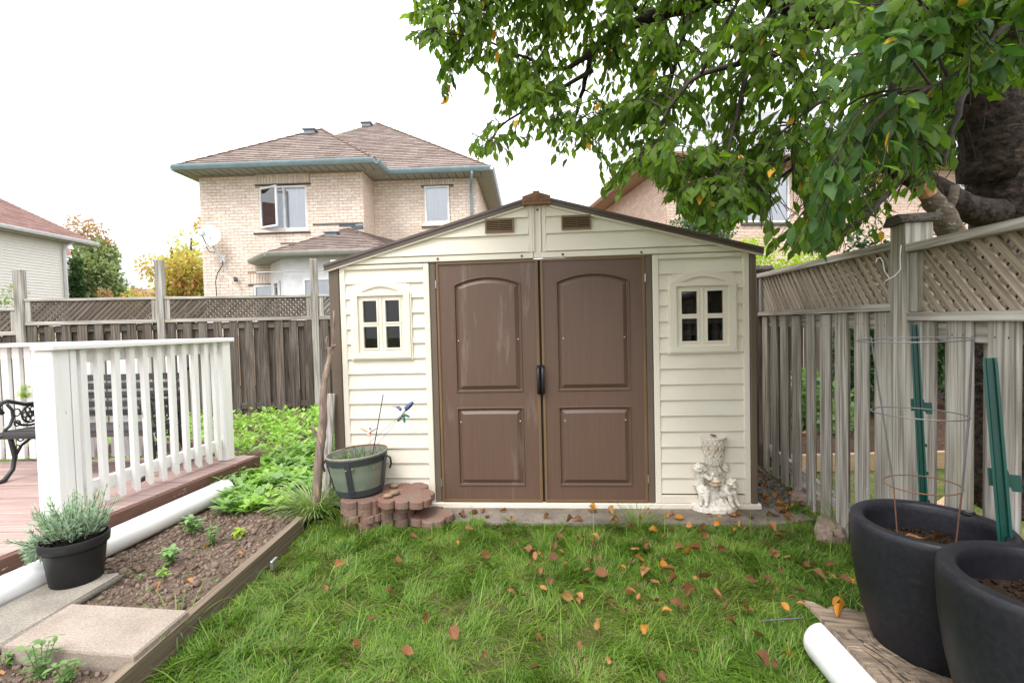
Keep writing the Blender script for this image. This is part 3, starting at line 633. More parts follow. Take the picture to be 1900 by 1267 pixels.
# back-left fence
BO=Vector((-7.1,7.04,0)); BR=math.atan2(.56,3.9)
bf=thing('board_fence','dark weathered board fence with lattice top running behind the deck and the shed','fence',BO,BR)
for s0,s1,zt in ((-.07,.04,2.317),(1.80,1.90,2.446),(4.015,4.115,2.45),(6.2,6.3,2.0),(-2.3,-2.2,2.2),(8.4,8.5,2.0)):
    o=fbox('post','grey_z',(s0,-.02,-.05),(s1,.08,zt),bf,.006)
secs=[(-2.2,-.072,1.76),(.042,1.798,1.892),(1.902,4.013,1.892),(4.117,6.198,1.892),(6.302,8.398,1.892)]
for k,(s0,s1,zt) in enumerate(secs):
    fbox('rail','grey_x',(s0,.0,zt-.038),(s1,.09,zt),bf); fbox('rail','grey_x',(s0,-.005,zt-.388),(s1,.085,zt-.336),bf)
    fbox('rail','old_x',(s0,.03,zt-.50),(s1,.068,zt-.41),bf); fbox('rail','old_x',(s0,.03,.14),(s1,.068,.23),bf)
    if k<4:
        for a in (s0+.002,s1-.075): fbox('lattice_stile','grey_z',(a,.01,zt-.335),(a+.073,.05,zt-.0385),bf)
        if k in (0,): continue
    s=s0+.08; i=0
    while s<s1-.06 and k<4:
        w=.062+random.uniform(-.004,.004); q=MB(); q.cbox((-w,.010,0),(w,.029,zt-.39),.003); o=q.build('board','old_z' ,bf); o.location=(s,0,random.uniform(-.02,.02)); o.rotation_euler=(0,random.uniform(-.004,.004),0)
        q=MB(); q.cbox((-w,.069,0),(w,.088,zt-.39),.003); o=q.build('board','old_z',bf); o.location=(s+.108,0,random.uniform(-.02,.02))
        s+=.218; i+=1
for k in (0,1,2,3):
    s0,s1,zt=secs[k]
    lattice(bf,s0+.075,s1-.075,lambda s,zt=zt:zt-.336,lambda s,zt=zt:zt-.0385,.020,.028,'latold',pitch=.078,w=.0405,sgn=1)
    if k!=3: lattice(bf,s0+.075,s1-.075,lambda s,zt=zt:zt-.336,lambda s,zt=zt:zt-.0385,.029,.037,'latold',pitch=.078,w=.0405,sgn=-1)
s=-2.1
while s<-.1:
    q=MB(); q.cbox((-.062,.010,0),(.062,.029,1.37),.003); o=q.build('board','old_z',bf); o.location=(s,0,0)
    q=MB(); q.cbox((-.062,.069,0),(.062,.088,1.37),.003); o=q.build('board','old_z',bf); o.location=(s+.108,0,0); s+=.218
# neighbour's dark fence beyond the right one
nf=thing('board_fence','dark boarded fence across the neighbouring yard, seen through the grey pickets','fence',(2.9,8.2,0),R(-12))
for k in range(34):
    q=MB(); q.cbox((-.068,0,0),(.068,.02,1.62),.003); o=q.build('board','old_z',nf); o.location=(.1+.152*k,random.uniform(0,.01),random.uniform(-.02,.02))
for zz in (.2,1.35): fbox('rail','old_x',(0,.021,zz),(5.3,.06,zz+.09),nf)
for s in (0.02,2.45,4.9): fbox('post','old_z',(s,.062,0),(s+.09,.15,1.72),nf)
te=thing('timber_edging','fresh pale timber edging of a bed in the neighbouring yard','edging',(2.28,4.15,0),R(0))
for k in range(3):
    q=MB(); q.cbox((.0+2.02*k,0,.0),(2.0+2.02*k,.045,.15),.004); q.build('plank','newwood_x',te)
te=thing('timber_edging','pale timber board lying on the ground just behind the grey pickets','edging',(2.0,2.55,0),R(35))
q=MB(); q.cbox((0,0,.0),(1.6,.045,.12),.004); q.build('plank','newwood_x',te)

# ================================================================== DECK
EX=lambda y:-2.34+.16*(y-4.24)
deck=thing('wooden_deck','low deck of faded red painted boards behind the white railing','deck',(-3.6,3.2,0))
y=1.0; k=0
while y<4.28:
    y1=y+.138; cut=-3.9+ (k*1.37)%1.1
    for xa,xb in ((-6.4,None),):
        q=MB(); q.prism([(-6.4,y),(EX(y)+.012,y),(EX(y1)+.012,y1),(-6.4,y1)],.195,.228+random.uniform(-.0015,.0015),axis='z'); q.build('deck_board','deck_x',deck,world=True)
    y+=.144; k+=1
q=MB(); q.prism([(EX(1)+.014,1),(EX(4.3)+.014,4.3),(EX(4.3)-.024,4.3),(EX(1)-.024,1)],.085,.193,axis='z'); q.build('fascia','fascia',deck,world=True)
q=MB(); q.prism([(EX(1)+.052,1),(EX(4.3)+.052,4.3),(EX(4.3)+.015,4.3),(EX(1)+.015,1)],.088,.224,axis='z'); q.build('edge_trim','fascia',deck,world=True)
q=MB(); q.prism([(EX(1)-.02,1),(EX(4.2)-.02,4.2),(EX(4.2)-.07,4.2),(EX(1)-.07,1)],-.02,.084,axis='z'); q.build('beam','old_y',deck,world=True)
q=MB(); q.box((-6.4,4.262,-.02),(EX(4.3)-.03,4.3,.19)); q.build('rim_joist','old_x',deck,world=True)
rl=thing('deck_railing','white painted wooden railing with flaking paint around the deck','railing',(-2.6,3.5,.23))
ux,uy=.158,.987          # direction of the right-hand run
RA=Vector((-2.505,4.19,0)); RL=1.36
def rp(t,o=0.): return (RA.x-ux*t+uy*o, RA.y-uy*t-ux*o)   # t from far post towards camera, o outward
def rbox(name,m,t0,t1,o0,o1,z0,z1,c=.004):
    q=MB(); Mx=Matrix.Translation(Vector((RA.x,RA.y,0)))@Matrix(((-ux,uy,0,0),(-uy,-ux,0,0),(0,0,1,0),(0,0,0,1)))
    q.cbox((t0,o0,z0),(t1,o1,z1),c,Mx); return q.build(name,m,rl,world=True)
rbox('post','white_z',-.045,.045,-.055,.04,.229,1.25); rbox('post','white_z',RL-.075,RL+.02,-.105,.045,.229,1.25); 
rbox('post','white_z',RL-.118,RL-.08,.0,.045,.27,1.249)
rbox('top_cap','white_y',-.06,RL+.04,-.085,.075,1.2515,1.285,.006); rbox('rail','white_y',.046,RL-.12,-.036,-.0,1.165,1.25); rbox('rail','white_y',.046,RL-.12,-.036,-.0,.33,.415)
for k in range(11):
    t=.115+k*.1085; q=MB(); a=.018; Mx=Matrix(((-ux,uy,0,0),(-uy,-ux,0,0),(0,0,1,0),(0,0,0,1)))
    vs=[(-a,.001,.295),(a,.001,.295),(a,.037,.262),(-a,.037,.262),(-a,.001,1.25),(a,.001,1.25),(a,.037,1.25),(-a,.037,1.25)]
    q.add([Mx@Vector(v) for v in vs],[(0,3,2,1)[::-1],(4,5,6,7)[::-1],(0,1,5,4)[::-1],(1,2,6,5)[::-1],(2,3,7,6)[::-1],(3,0,4,7)[::-1]])
    o=q.build('baluster','white_z',rl); o.location=(RA.x-ux*t-rl.location.x,RA.y-uy*t-rl.location.y,random.uniform(-.008,.004)-.23); o.rotation_euler=(random.uniform(-.006,.006),random.uniform(-.006,.006),0)
# rear run
def xb(name,m,a,b_,c=.004):
    q=MB(); q.cbox(a,b_,c); return q.build(name,m,rl,world=True)
xb('top_cap','white_x',(-6.4,4.13,1.2515),(-2.60,4.25,1.285)); xb('rail','white_x',(-6.4,4.215,1.15),(-2.56,4.25,1.25)); xb('rail','deck_x',(-6.4,4.215,.30),(-2.56,4.25,.385))
x=-2.66
while x>-6.3:
    xb('baluster','white_z',(x-.03,4.178,.28),(x+.03,4.2135,1.25)); x-=.1015
xb('post','white_z',(-4.86,4.12,.229),(-4.77,4.21,1.25))
# ------------------------------------------------------------------ bench
bench=thing('garden_bench','black slatted garden bench with scrolled cast iron ends, behind the white balusters','bench',(-3.36,3.9,.23))
bx0,bx1=-3.93,-2.80
def cp(name,m,a,b_,Mx=None,c=.004):
    q=MB(); q.cbox(a,b_,c,Mx); return q.build(name,m,bench,world=True)
for k in range(5):
    yy=3.70+.078*k; cp('seat_slat','slatb',(bx0,yy,.592+(.012 if k==0 else 0)-.004*k),(bx1,yy+.062,.617-.004*k))
cp('seat_front_slat','slatb',(bx0,3.672,.560),(bx1,3.694,.612))
for k in range(5):
    z=.66+.072*k; yy=4.045+.022*k
    cp('back_slat','slatb',(bx0-.0,yy,z),(bx1,yy+.02,z+.052))
for side,x in (('l',bx0+.02),('r',bx1-.02)):
    fr=MB()
    leg=[(x,3.60,.232),(x,3.68,.245),(x,3.745,.31),(x,3.765,.40),(x,3.75,.50),(x,3.735,.58)]
    fr.tube(leg,[.022,.018,.015,.015,.017,.018],8); F=fr.build('end_frame','iron',bench,world=True,smooth=True)
    def ip(name,pts,r_,n=7):
        q=MB(); q.tube(pts,r_,n); o=q.build(name,'iron',F,world=True,smooth=True) if False else q.build(name,'iron',bench,world=True,smooth=True); return o
    ip('rear_leg',[(x,4.20,.232),(x,4.14,.30),(x,4.08,.42),(x,4.06,.56),(x,4.085,.72),(x,4.125,.90),(x,4.17,1.02),(x,4.20,1.045),(x,4.215,1.02)],[.022,.017,.015,.016,.015,.014,.013,.015,.012])
    ip('seat_bracket',[(x,3.67,.585),(x,3.80,.575),(x,3.95,.565),(x,4.07,.57)],.014)
    ip('leg_arch',[(x,3.765,.40),(x,3.82,.48),(x,3.90,.52),(x,3.99,.50),(x,4.07,.42)],.011)
    ip('arm',[(x,3.695,.755),(x,3.675,.775),(x,3.66,.805),(x,3.68,.835),(x,3.73,.845),(x,3.79,.825),(x,3.86,.80),(x,3.94,.795),(x,4.02,.81),(x,4.095,.825)],[.016,.02,.02,.019,.017,.015,.015,.015,.014,.013])
    ip('arm_scroll',[(x,3.73,.82),(x,3.765,.77),(x,3.77,.71),(x,3.74,.65),(x,3.70,.62)],.011)
    ip('arm_scroll',[(x,4.06,.65),(x,3.98,.63),(x,3.90,.625),(x,3.83,.64),(x,3.78,.68)],.010)
    def ring(c_,r_,th=.0075):
        q=MB(); q.tube([(x,c_[0]+r_*math.cos(2*PI*k/14),c_[1]+r_*math.sin(2*PI*k/14)) for k in range(15)],th,6,cap=False); q.build('ornament_ring','iron',F,world=True,smooth=True)
    ring((3.905,.715),.068); ring((3.905,.715),.020,.012)
    for k in range(6):
        a=PI/3*k; ring((3.905+.042*math.cos(a),.715+.042*math.sin(a)),.019,.0055)
    ring((3.80,.745),.028,.006); ring((4.02,.745),.034,.006); ring((3.80,.66),.022,.006); ring((4.01,.67),.024,.006)
    ring((3.82,.54),.026,.006); ring((3.88,.545),.022,.006); ring((3.96,.535),.026,.006); ring((3.79,.47),.018,.005); ring((4.03,.49),.02,.005)

# ================================================================== HOUSES
BRK={}
def brick_mesh(L,h,m):
    k=(L,h,m)
    if k not in BRK:
        b=MB(); b.box((-L/2,0,-h/2),(L/2,.03,h/2)); BRK[k]=meshof(b,'brick',m)
    return BRK[k]
def brick_wall(par,O,rot,L,z0,z1,holes,m,nmax=0,vis=None,soldier=(),bl=.2,bh=.065):
    # O, rot: frame of the wall face in the house's own coordinates; bricks stand 8 mm proud of the mortar
    Mx=Matrix.Translation(Vector(O))@Matrix.Rotation(rot,4,'Z'); rest=MB(); n=0
    def put(x,z,l,h,single):
        if single:
            o=inst(brick_mesh(round(l,3),h,m),'brick',par); o.matrix_basis=Mx@Matrix.Translation((x,random.uniform(-.012,-.006),z))
        else: rest.box((x-l/2,-.008+random.uniform(-.003,.002),z-h/2),(x+l/2,.02,z+h/2),Mx,random.random()*.98+.01)
    r_=0; z=z0+bh/2
    while z<z1:
        x=-(bl+.01)/2*(r_%2)
        while x<L:
            a,c=max(x,0),min(x+bl,L)
            segs=[(a,c)]
            for (h0,h1,hz0,hz1) in holes:
                if hz0<z+bh*.4 and hz1>z-bh*.4:
                    ns=[]
                    for (p,q) in segs:
                        if q<=h0 or p>=h1: ns.append((p,q))
                        else:
                            if p<h0: ns.append((p,h0))
                            if q>h1: ns.append((h1,q))
                    segs=ns
            for (p,q) in segs:
                if q-p>.03:
                    sg=n<nmax and (vis is None or vis(p,z)) and abs(q-p-bl)<1e-6
                    if sg: n+=1
                    put((p+q)/2,z,q-p,bh,sg)
            x+=bl+.01
        z+=bh+.01; r_+=1
    for (h0,h1,hz0,hz1) in soldier:
        x=h0+.033
        while x<h1-.02:
            put(x,(hz0+hz1)/2,.065,hz1-hz0-.01,False); x+=.075
    return rest
def poly_solid(b,pts,th=.04):
    # slab under a plane polygon
    n=len(pts); P0=[Vector(p) for p in pts]; nr=(P0[1]-P0[0]).cross(P0[2]-P0[0]).normalized()
    if nr.z<0: nr=-nr
    b.add(P0+[p-nr*th for p in P0],[tuple(range(n)),tuple(range(n,2*n))[::-1]]+[(i,i+n,(i+1)%n+n,(i+1)%n) for i in range(n)])
def shingles(b,pts,row=.14,tab=.30):
    P0=[Vector(p) for p in pts]; u=(P0[1]-P0[0]).normalized(); nr=(P0[1]-P0[0]).cross(P0[2]-P0[0]).normalized()
    if nr.z<0: nr=-nr
    v=nr.cross(u)
    if v.z<0: v=-v
    uv=[((p-P0[0]).dot(u),(p-P0[0]).dot(v)) for p in P0]
    ar=sum(uv[i][0]*uv[(i+1)%len(uv)][1]-uv[(i+1)%len(uv)][0]*uv[i][1] for i in range(len(uv)))
    if ar<0: uv=uv[::-1]
    umin=min(p[0] for p in uv); umax=max(p[0] for p in uv); vmax=max(p[1] for p in uv); y=0; r_=0
    while y<vmax:
        x=umin-random.random()*tab
        while x<umax:
            t=tab*random.uniform(.7,1.25); q=clipconvex([(x,y),(x+t-.006,y),(x+t-.006,y+row),(x,y+row)],uv)
            if len(q)>=3:
                b.add([P0[0]+u*p[0]+v*p[1]+nr*(.016-.013*(p[1]-y)/row) for p in q],[tuple(range(len(q)))],random.random())
            x+=t
        y+=row; r_+=1
def gutter(b,p,q,out,w=.11,h=.11):
    p,q,o=Vector(p),Vector(q),Vector(out).normalized(); up=Vector((0,0,1))
    prof=[(0,0),(0,-h),(w*.65,-h),(w*.9,-h*.55),(w,-h*.25),(w,0),(w*.88,0),(w*.82,-h*.3),(w*.6,-h*.85),(.01,-h*.85),(.01,0)]
    n=len(prof); b.add([p+o*a+up*c for a,c in prof]+[q+o*a+up*c for a,c in prof],[(i,(i+1)%n,(i+1)%n+n,i+n) for i in range(n)]+[tuple(range(n)),tuple(range(n,2*n))])
def window(par,x0,x1,z0,z1,y=.0,Mx=None,cols=1,rows=1,fw=.055,curtain=True,glass='glassH',name='window',depth=.07,flush=False):
    Mx=Mx or Matrix(); b=MB()
    def bb(bx,a,c): bx.cbox(a,c,.006,Mx)
    bb(b,(x0,y-.03,z0),(x0+fw,y+depth,z1)); bb(b,(x1-fw,y-.03,z0),(x1,y+depth,z1)); bb(b,(x0+fw,y-.03,z0),(x1-fw,y+depth,z0+fw)); bb(b,(x0+fw,y-.03,z1-fw),(x1-fw,y+depth,z1))
    for k in range(1,cols):
        c=x0+(x1-x0)*k/cols; bb(b,(c-fw/2,y-.02,z0+fw),(c+fw/2,y+depth,z1-fw))
    W=b.build(name,'vinylw',par)
    for k in range(cols):
        a=x0+(x1-x0)*k/cols+(fw if k==0 else fw/2); c=x0+(x1-x0)*(k+1)/cols-(fw if k==cols-1 else fw/2)
        q=MB(); q.box((a,y+(.0 if flush else .02),z0+fw),(c,y+(.002 if flush else .024),z1-fw),Mx); q.build('pane',glass,W)
    if curtain:
        q=MB(); n=int((x1-x0)/.05); vs=[];F=[]
        for i in range(n+1):
            x=x0+fw+(x1-x0-2*fw)*i/n; yy=(y+.012+.004*math.sin(i*1.7)) if flush else y+.085+.012*math.sin(i*1.7)
            vs+= [Mx@Vector((x,yy,z0+fw)),Mx@Vector((x,yy,z1-fw))]
        F=[(2*i,2*i+2,2*i+3,2*i+1) for i in range(n)]; q.add(vs,F); q.build('curtain','curtain',W)
    if flush: return W
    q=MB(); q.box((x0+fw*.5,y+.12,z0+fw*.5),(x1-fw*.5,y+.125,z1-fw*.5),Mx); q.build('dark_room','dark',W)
    return W
# --- brick house behind the shed
HA=thing('brick_house','two storey peach brick house with brown hipped roof and white windows, behind the shed','house',(-5.6,12,0),R(-2))
def hb(name,m,a,b_,par=HA,Mx=None,c=.005):
    q=MB(); q.cbox(a,b_,c,Mx); return q.build(name,m,par)
WT=5.185
w1=MB(); w1.box((-2.0,.0,0),(2.06,3,3.80)); w1.box((-2.0,.0,3.80),(-.5,3,WT)); w1.box((.67,.0,3.80),(2.06,3,WT)); w1.box((-.5,.0,4.90),(.67,3,WT)); w1.box((-.5,.16,3.80),(.67,3,4.90)); wall1=w1.build('wall','mortar',HA)
rest=brick_wall(wall1,(-2.0,0,0),0,4.06,1.25,WT-.01,[(1.5,2.67,3.80,4.90),(1.40,2.78,4.93,WT+.1),(1.24,2.4,1.2,2.50),(1.12,2.4,2.50,2.77),(1.40,2.78,4.88,4.935)],'brick',nmax=300,vis=lambda x,z:z>3.2 and x<3.6,soldier=[(1.40,2.78,4.94,WT-.01),(1.12,2.3,2.51,2.76)])
rest.build('brick','brick',wall1,kind='stuff')
w2=MB(); w2.box((2.065,.85,0),(4.75,3.5,WT)); wall2=w2.build('wall','mortar',HA)
y2=.85
rest=brick_wall(wall2,(2.065,y2,0),0,2.68,2.4,WT-.01,[(1.33,1.98,4.03,4.99),(1.26,2.07,5.0,WT+.1)],'brick',soldier=[(1.26,2.07,5.02,WT-.01)])
r3=brick_wall(wall2,(2.06,0,0),PI/2,.84,2.4,WT-.01,[],'brick'); rest.add(r3.v,r3.f,.5)
r4=brick_wall(wall2,(4.75,y2,0),PI/2,6,2.4,WT-.01,[],'brick'); rest.v+=[] ; o_=len(rest.v); rest.v+=r4.v; rest.f+=[tuple(i+o_ for i in f) for f in r4.f]; rest.var+=r4.var
rest.build('brick','brick',wall2,kind='stuff')
q=MB(); q.box((2.5,3.5,0),(4.75,9,WT)); q.build('wall','mortar',HA)
W=window(HA,-.50,.67,3.81,4.89,y=.03,cols=2)
# the left casement stands open
Mo=Matrix.Translation((-.49,-.005,0))@Matrix.Rotation(R(-24),4,'Z')
b=MB(); 
for a,c in (((0,-.02,3.86),(.045,.02,4.84)),((.545,-.02,3.86),(.59,.02,4.84)),((.045,-.02,3.86),(.545,.02,3.905)),((.045,-.02,4.795),(.545,.02,4.84))): b.cbox(a,c,.004,Mo)
S=b.build('open_sash','vinylw',W); q=MB(); q.box((.045,-.003,3.905),(.545,.003,4.795),Mo); q.build('pane','glassH',W)
hb('lintel','steelL',(-.61,-.03,4.90),(.79,.05,4.93)); hb('window_sill','brick',(-.66,-.06,3.75),(.72,.02,3.80)); hb('sill_flashing','steelL',(-.68,-.05,3.725),(.74,.0,3.75))
window(HA,3.395,4.045,4.03,4.985,y=y2-.03,depth=.02,flush=True); hb('lintel','steelL',(3.31,y2-.03,4.99),(4.15,y2+.05,5.02)); hb('window_sill','brick',(3.32,y2-.06,3.96),(4.1,y2+.02,4.03)); hb('sill_flashing','steelL',(3.3,y2-.05,3.93),(4.12,y2,3.958))
window(HA,-.72,.35,1.5,2.48,y=-.03,glass='glassH',depth=.02,flush=True); hb('lintel','steelL',(-.88,-.03,2.485),(.3,.05,2.51))
hb('flashing_strip','steelL',(.80,-.03,3.90),(2.05,-.009,3.93)); hb('flashing_strip','steelL',(-.02,-.03,3.47),(.50,-.009,3.495))
# main roofs
ZE=5.30
A0=(-2.28,-.47,ZE);A1=(2.52,-.47,ZE);PK=(.42,1.62,6.88);PKb=(.42,6,6.88);A2=(2.52,6,ZE);A3=(-2.28,6,ZE)
B0=(-2.5,.40,ZE);B1=(5.15,.40,ZE);B2=(5.15,9,ZE);AP=(1.22,4.05,8.02);APb=(1.22,7,8.02)
rb=MB()
for f in ([A0,A1,PK],[A1,A2,PKb,PK],[A3,A0,PK,PKb],[B0,B1,AP],[B1,B2,APb,AP]): poly_solid(rb,f)
roof=rb.build('roof','shingle',HA)
sb=MB()
for f in ([A0,A1,PK],[A1,A2,PKb,PK],[B0,B1,AP],[B1,B2,APb,AP],[A3,A0,PK,PKb][1:]+[A3]): shingles(sb,f)
sb.build('shingle','shingle',roof,kind='stuff')
def hipcap(p,q,par=roof,r_=.05):
    p,q=Vector(p),Vector(q); n=int((q-p).length/.25)
    b=MB()
    for k in range(n):
        a=p.lerp(q,k/n); c=p.lerp(q,(k+.96)/n); b.tube([a+Vector((0,0,.018)),c+Vector((0,0,.005))],[r_,r_*.9],6,flat=.45)
    b.build('hip_cap','hip',par)
hipcap(A1,PK); hipcap(A0,PK); hipcap(B1,AP); hipcap(PK,PKb)
g=MB(); gutter(g,A0,A1,(0,-1,0)); gutter(g,(2.52,-.47,ZE),(2.52,.40,ZE),(1,0,0)); gutter(g,(2.6,.40,ZE),(5.15,.40,ZE),(0,-1,0)); gutter(g,(5.15,.30,ZE),(5.15,9,ZE),(1,0,0)); gutter(g,(-2.28,-.47,ZE),(-2.28,6,ZE),(-1,0,0))
g.build('gutter','gutter',HA)
q=MB(); q.box((-2.28,-.47,WT),(2.52,.0,WT+.01)); q.box((2.06,.0,WT),(2.52,.85,WT+.01)); q.box((2.52,.40,WT),(5.15,.85,WT+.01)); q.box((4.75,.85,WT),(5.15,9,WT+.01)); q.box((-2.28,0,WT),(-2.0,6,WT+.01))
sf=q.build('soffit','soffit',HA)
q=MB(); x=-2.25
while x<5.1:
    yy=-.46 if x<2.5 else .42; q.box((x,yy,WT-.004),(x+.012,yy+.44,WT-.0005)); x+=.21
q.build('soffit_groove','dark',sf,kind='stuff')
b=MB(); b.tube([(4.70,.36,5.2),(4.70,.36,5.12),(4.66,.50,4.98),(4.62,.76,4.90),(4.62,.79,4.75),(4.62,.79,2)],.034,8); b.build('downspout','gutter',HA,smooth=True)
def roofvent(par,c,rz=0):
    Mv=Matrix.Translation(Vector(c))@Matrix.Rotation(rz,4,'Z'); b=MB(); b.cbox((-.14,-.12,-.08),(.14,.12,.03),.01,Mv); b.cbox((-.18,-.15,.032),(.18,.15,.075),.015,Mv); b.build('roof_vent','vent',par)
roofvent(HA,(.25,1.32,6.68)); roofvent(HA,(1.0,3.78,7.84))
# bay with its own hip roof
by=[(-.28,-.05),(.52,-1.0),(2.9,-1.0),(3.7,-.05)]
b=MB(); b.prism([(x,y) for x,y in by]+[(3.7,-.0),(-.28,-.0)],0,2.97,axis='z'); bay=b.build('bay_window','vinylw',HA)
BE=3.06; C0=(-.62,-.28,BE);C1=(.34,-1.32,BE);C2=(3.1,-1.32,BE);C3=(4.1,-.28,BE);CK=(1.69,-.01,3.80)
b=MB()
for f in ([(-.62,-.01,BE),C0,CK],[C0,C1,CK],[C1,C2,CK],[C2,C3,CK]): poly_solid(b,f,.03)
br=b.build('bay_roof','shingle',HA)
b=MB(); shingles(b,[C0,C1,CK],.11,.26); shingles(b,[C1,C2,CK],.11,.26); shingles(b,[C2,C3,CK],.11,.26); b.build('shingle','shingle',br,kind='stuff')
hipcap(C1,CK,br,.035); hipcap(C2,CK,br,.035)
g=MB(); gutter(g,C1,C2,(0,-1,0),.09,.09); gutter(g,C0,C1,(-.73,-.68,0),.09,.09); gutter(g,(-.62,0,BE),C0,(-1,0,0),.09,.09); g.build('gutter','soffit',br)
b=MB(); b.prism([(-.62,-.0),(-.62,-.28),(.34,-1.32),(3.1,-1.32),(4.1,-.28),(4.1,0)],BE-.09,BE-.08,axis='z'); b.build('soffit','soffit',br)
roofvent(br,(1.42,-.35,3.58))
Mw=Matrix.Translation((0,-1.0,0)); 
for x0,x1 in ((.98,1.62),(1.66,2.3)): window(HA,x0,x1,1.5,2.50,y=-.03,Mx=Mw,fw=.05,depth=.02,flush=True)
Ms=Matrix.Translation((-.28,-.05,0))@Matrix.Rotation(math.atan2(-.95,.8),4,'Z'); window(HA,.45,.95,1.5,2.50,y=-.03,Mx=Ms,fw=.05,depth=.02,flush=True)
b=MB(); b.cbox((-.1,-1.015,2.66),(2.9,-1.0,2.68),.003); b.build('bay_panel_line','curtain',bay)
for a,c in (((1.45,-.02,3.84),(1.85,-.009,3.93)),((1.75,-.02,3.76),(2.05,-.009,3.86)),((2.0,-.0,3.62),(2.07,.02,3.9)),((2.1,.82,3.40),(2.9,.84,3.47))):
    hb('step_flashing','flash',a,c)
# neighbouring roof peeping out to the right of it
HC=thing('brick_house','piece of brown roof showing between the brick house and the shed ridge','house',(1.0,24,0),0)
b=MB(); b.box((-3.5,0,0),(2.2,6,5.0)); b.build('wall','mortar',HC)
b=MB(); f1=[(-3.9,-.5,5.0),(2.6,-.5,5.0),(.0,2.6,7.25),(-1.5,2.6,7.25)]; poly_solid(b,f1); poly_solid(b,[(2.6,-.5,5.0),(2.6,6,5.0),(.0,2.6,7.25)]); rr=b.build('roof','shingle',HC)
b=MB(); shingles(b,f1,.16,.34); b.build('shingle','shingle',rr,kind='stuff'); roofvent(HC,(-1.0,1.9,6.8))
HC.location=(-1.3,24,0)
# satellite dish
D0=Vector(P(388,438,11.72)); sd=thing('satellite_dish','round white satellite dish on a bracket at the left edge of the brick house wall','satellite dish',(D0.x,12,2.4))
Mx=Matrix.Translation(D0)@Matrix.Rotation(R(12),4,'Z')@Matrix.Rotation(R(78),4,'X')
b=MB(); prof=[(.001,-.05)]+[(.25*k/8,-.05+.05*(k/8)**2) for k in range(1,9)]+[(.262,.004),(.262,-.004)]+[(.25*k/8,-.062+.05*(k/8)**2) for k in range(8,0,-1)]+[(.001,-.062)]
b.lathe(prof,32,M_=Mx); b.build('reflector','dishm',sd,smooth=True,world=True)
b=MB(); q0=D0+Vector((.0,.02,-.0)); b.tube([D0+Vector((.02,-.30,-.03)),D0+Vector((.01,-.14,-.22)),D0+Vector((0,.04,-.24))],.014,8); b.build('feed_arm','steel',sd,world=True)
b=MB(); b.cbox((-.05,-.04,-.05),(.05,.05,.05),.01,Matrix.Translation(D0+Vector((.02,-.32,.0)))); b.tube([D0+Vector((.02,-.3,0)),D0+Vector((.02,-.22,0))],[.03,.038],10); b.build('feed_horn','dishm',sd,world=True)
b=MB(); b.tube([D0+Vector((0,.03,-.02)),D0+Vector((.02,.10,-.22)),D0+Vector((.16,.22,-.52))],.026,8); b.cbox((.12,.2,-.62),(.22,.26,-.46),.01,Matrix.Translation(D0)); b.build('mast','dishm',sd,world=True)
b=MB(); b.tube([D0+Vector((.18,.2,-.56)),D0+Vector((.16,.2,-.70)),D0+Vector((.02,.24,-.86)),D0+Vector((-.04,.245,-1.05)),D0+Vector((-.03,.245,-1.6))],.010,6); b.tube([D0+Vector((-.1,.02,-.22)),D0+Vector((-.08,.1,-.36)),D0+Vector((.03,.15,-.38))],.008,6); b.build('cable','cable',sd,world=True)
fl=thing('wall_light','small grey floodlight on the brick wall, left of the bay','light',P(438,519,11.95)); b=MB(); b.cbox((-.03,-.06,-.05),(.03,.04,.05),.01); b.tube([(0,-.05,0),(.05,-.12,.02)],[.03,.045],10); b.build('lamp','stuffA',fl)
# --- sided house at far left
HB=thing('sided_house','cream sided house with brown roof and white gutter at the left edge of the picture','house',(-18.2,19.95,0),-PI/2)
b=MB(); b.box((0,-8,0),(14,-.002,5.15)); b.build('wall','siding',HB)
for k in range(38):
    z=1.05+.108*k; b=MB(); vs=[(0,.02,z),(14,.02,z),(14,0.002,z+.108),(0,.002,z+.108),(0,-.001,z),(14,-.001,z),(14,-.001,z+.108),(0,-.001,z+.108)]
    b.add(vs,[(0,1,2,3)[::-1],(4,5,6,7),(0,1,5,4),(2,3,7,6),(0,3,7,4),(1,2,6,5)]); b.build('siding_board','siding',HB)
b=MB(); b.cbox((-.06,-.1,0),(.07,.035,5.15),.005); b.build('corner_trim','gutterW',HB)
b=MB(); b.tube([(-.12,.36,5.25),(-.02,.34,5.16),(.1,.14,4.98),(.1,.08,4.8),(.1,.08,0)],.045,8); b.build('downspout','gutterW',HB,smooth=True)
b=MB(); fR=[(-1.1,.42,5.33),(15,.42,5.33),(15,-3.8,8.35),(3.0,-3.8,8.35)]; poly_solid(b,fR); poly_solid(b,[(-1.1,.42,5.33),(3.0,-3.8,8.35),(-1.1,-8,5.33)]); rr=b.build('roof','shingleR',HB)
b=MB(); shingles(b,fR,.15,.32); b.build('shingle','shingleR',rr,kind='stuff')
g=MB(); gutter(g,(-1.1,.42,5.33),(15,.42,5.33),(0,1,0),.12,.13); g.build('gutter','gutterW',HB)
b=MB(); b.box((-1.1,-.002,5.16),(15,.42,5.175)); b.build('soffit','soffit',HB)
HE=thing('house','corner of a brown roofed brick house just behind the cream sided one','house',(-21.5,24.2,0))
b=MB(); b.box((-5,0,0),(-1.1,1.0,5.2)); b.build('wall','brickR',HE)
b=MB(); f1=[(-6,-.4,5.25),(.15,-.4,5.25),(-3,2.5,7.2)]; poly_solid(b,f1); rr=b.build('roof','shingleR',HE); b=MB(); shingles(b,f1,.16,.3); b.build('shingle','shingleR',rr,kind='stuff')
g=MB(); gutter(g,(-6,-.4,5.25),(.15,-.4,5.25),(0,-1,0)); g.build('gutter','gutterW',HE)
HF=thing('house','distant house with a plain red roof between the two autumn trees','house',(-50,60,0))
b=MB(); b.box((-8,0,0),(9,8,5.0)); b.build('wall','brickR',HF)
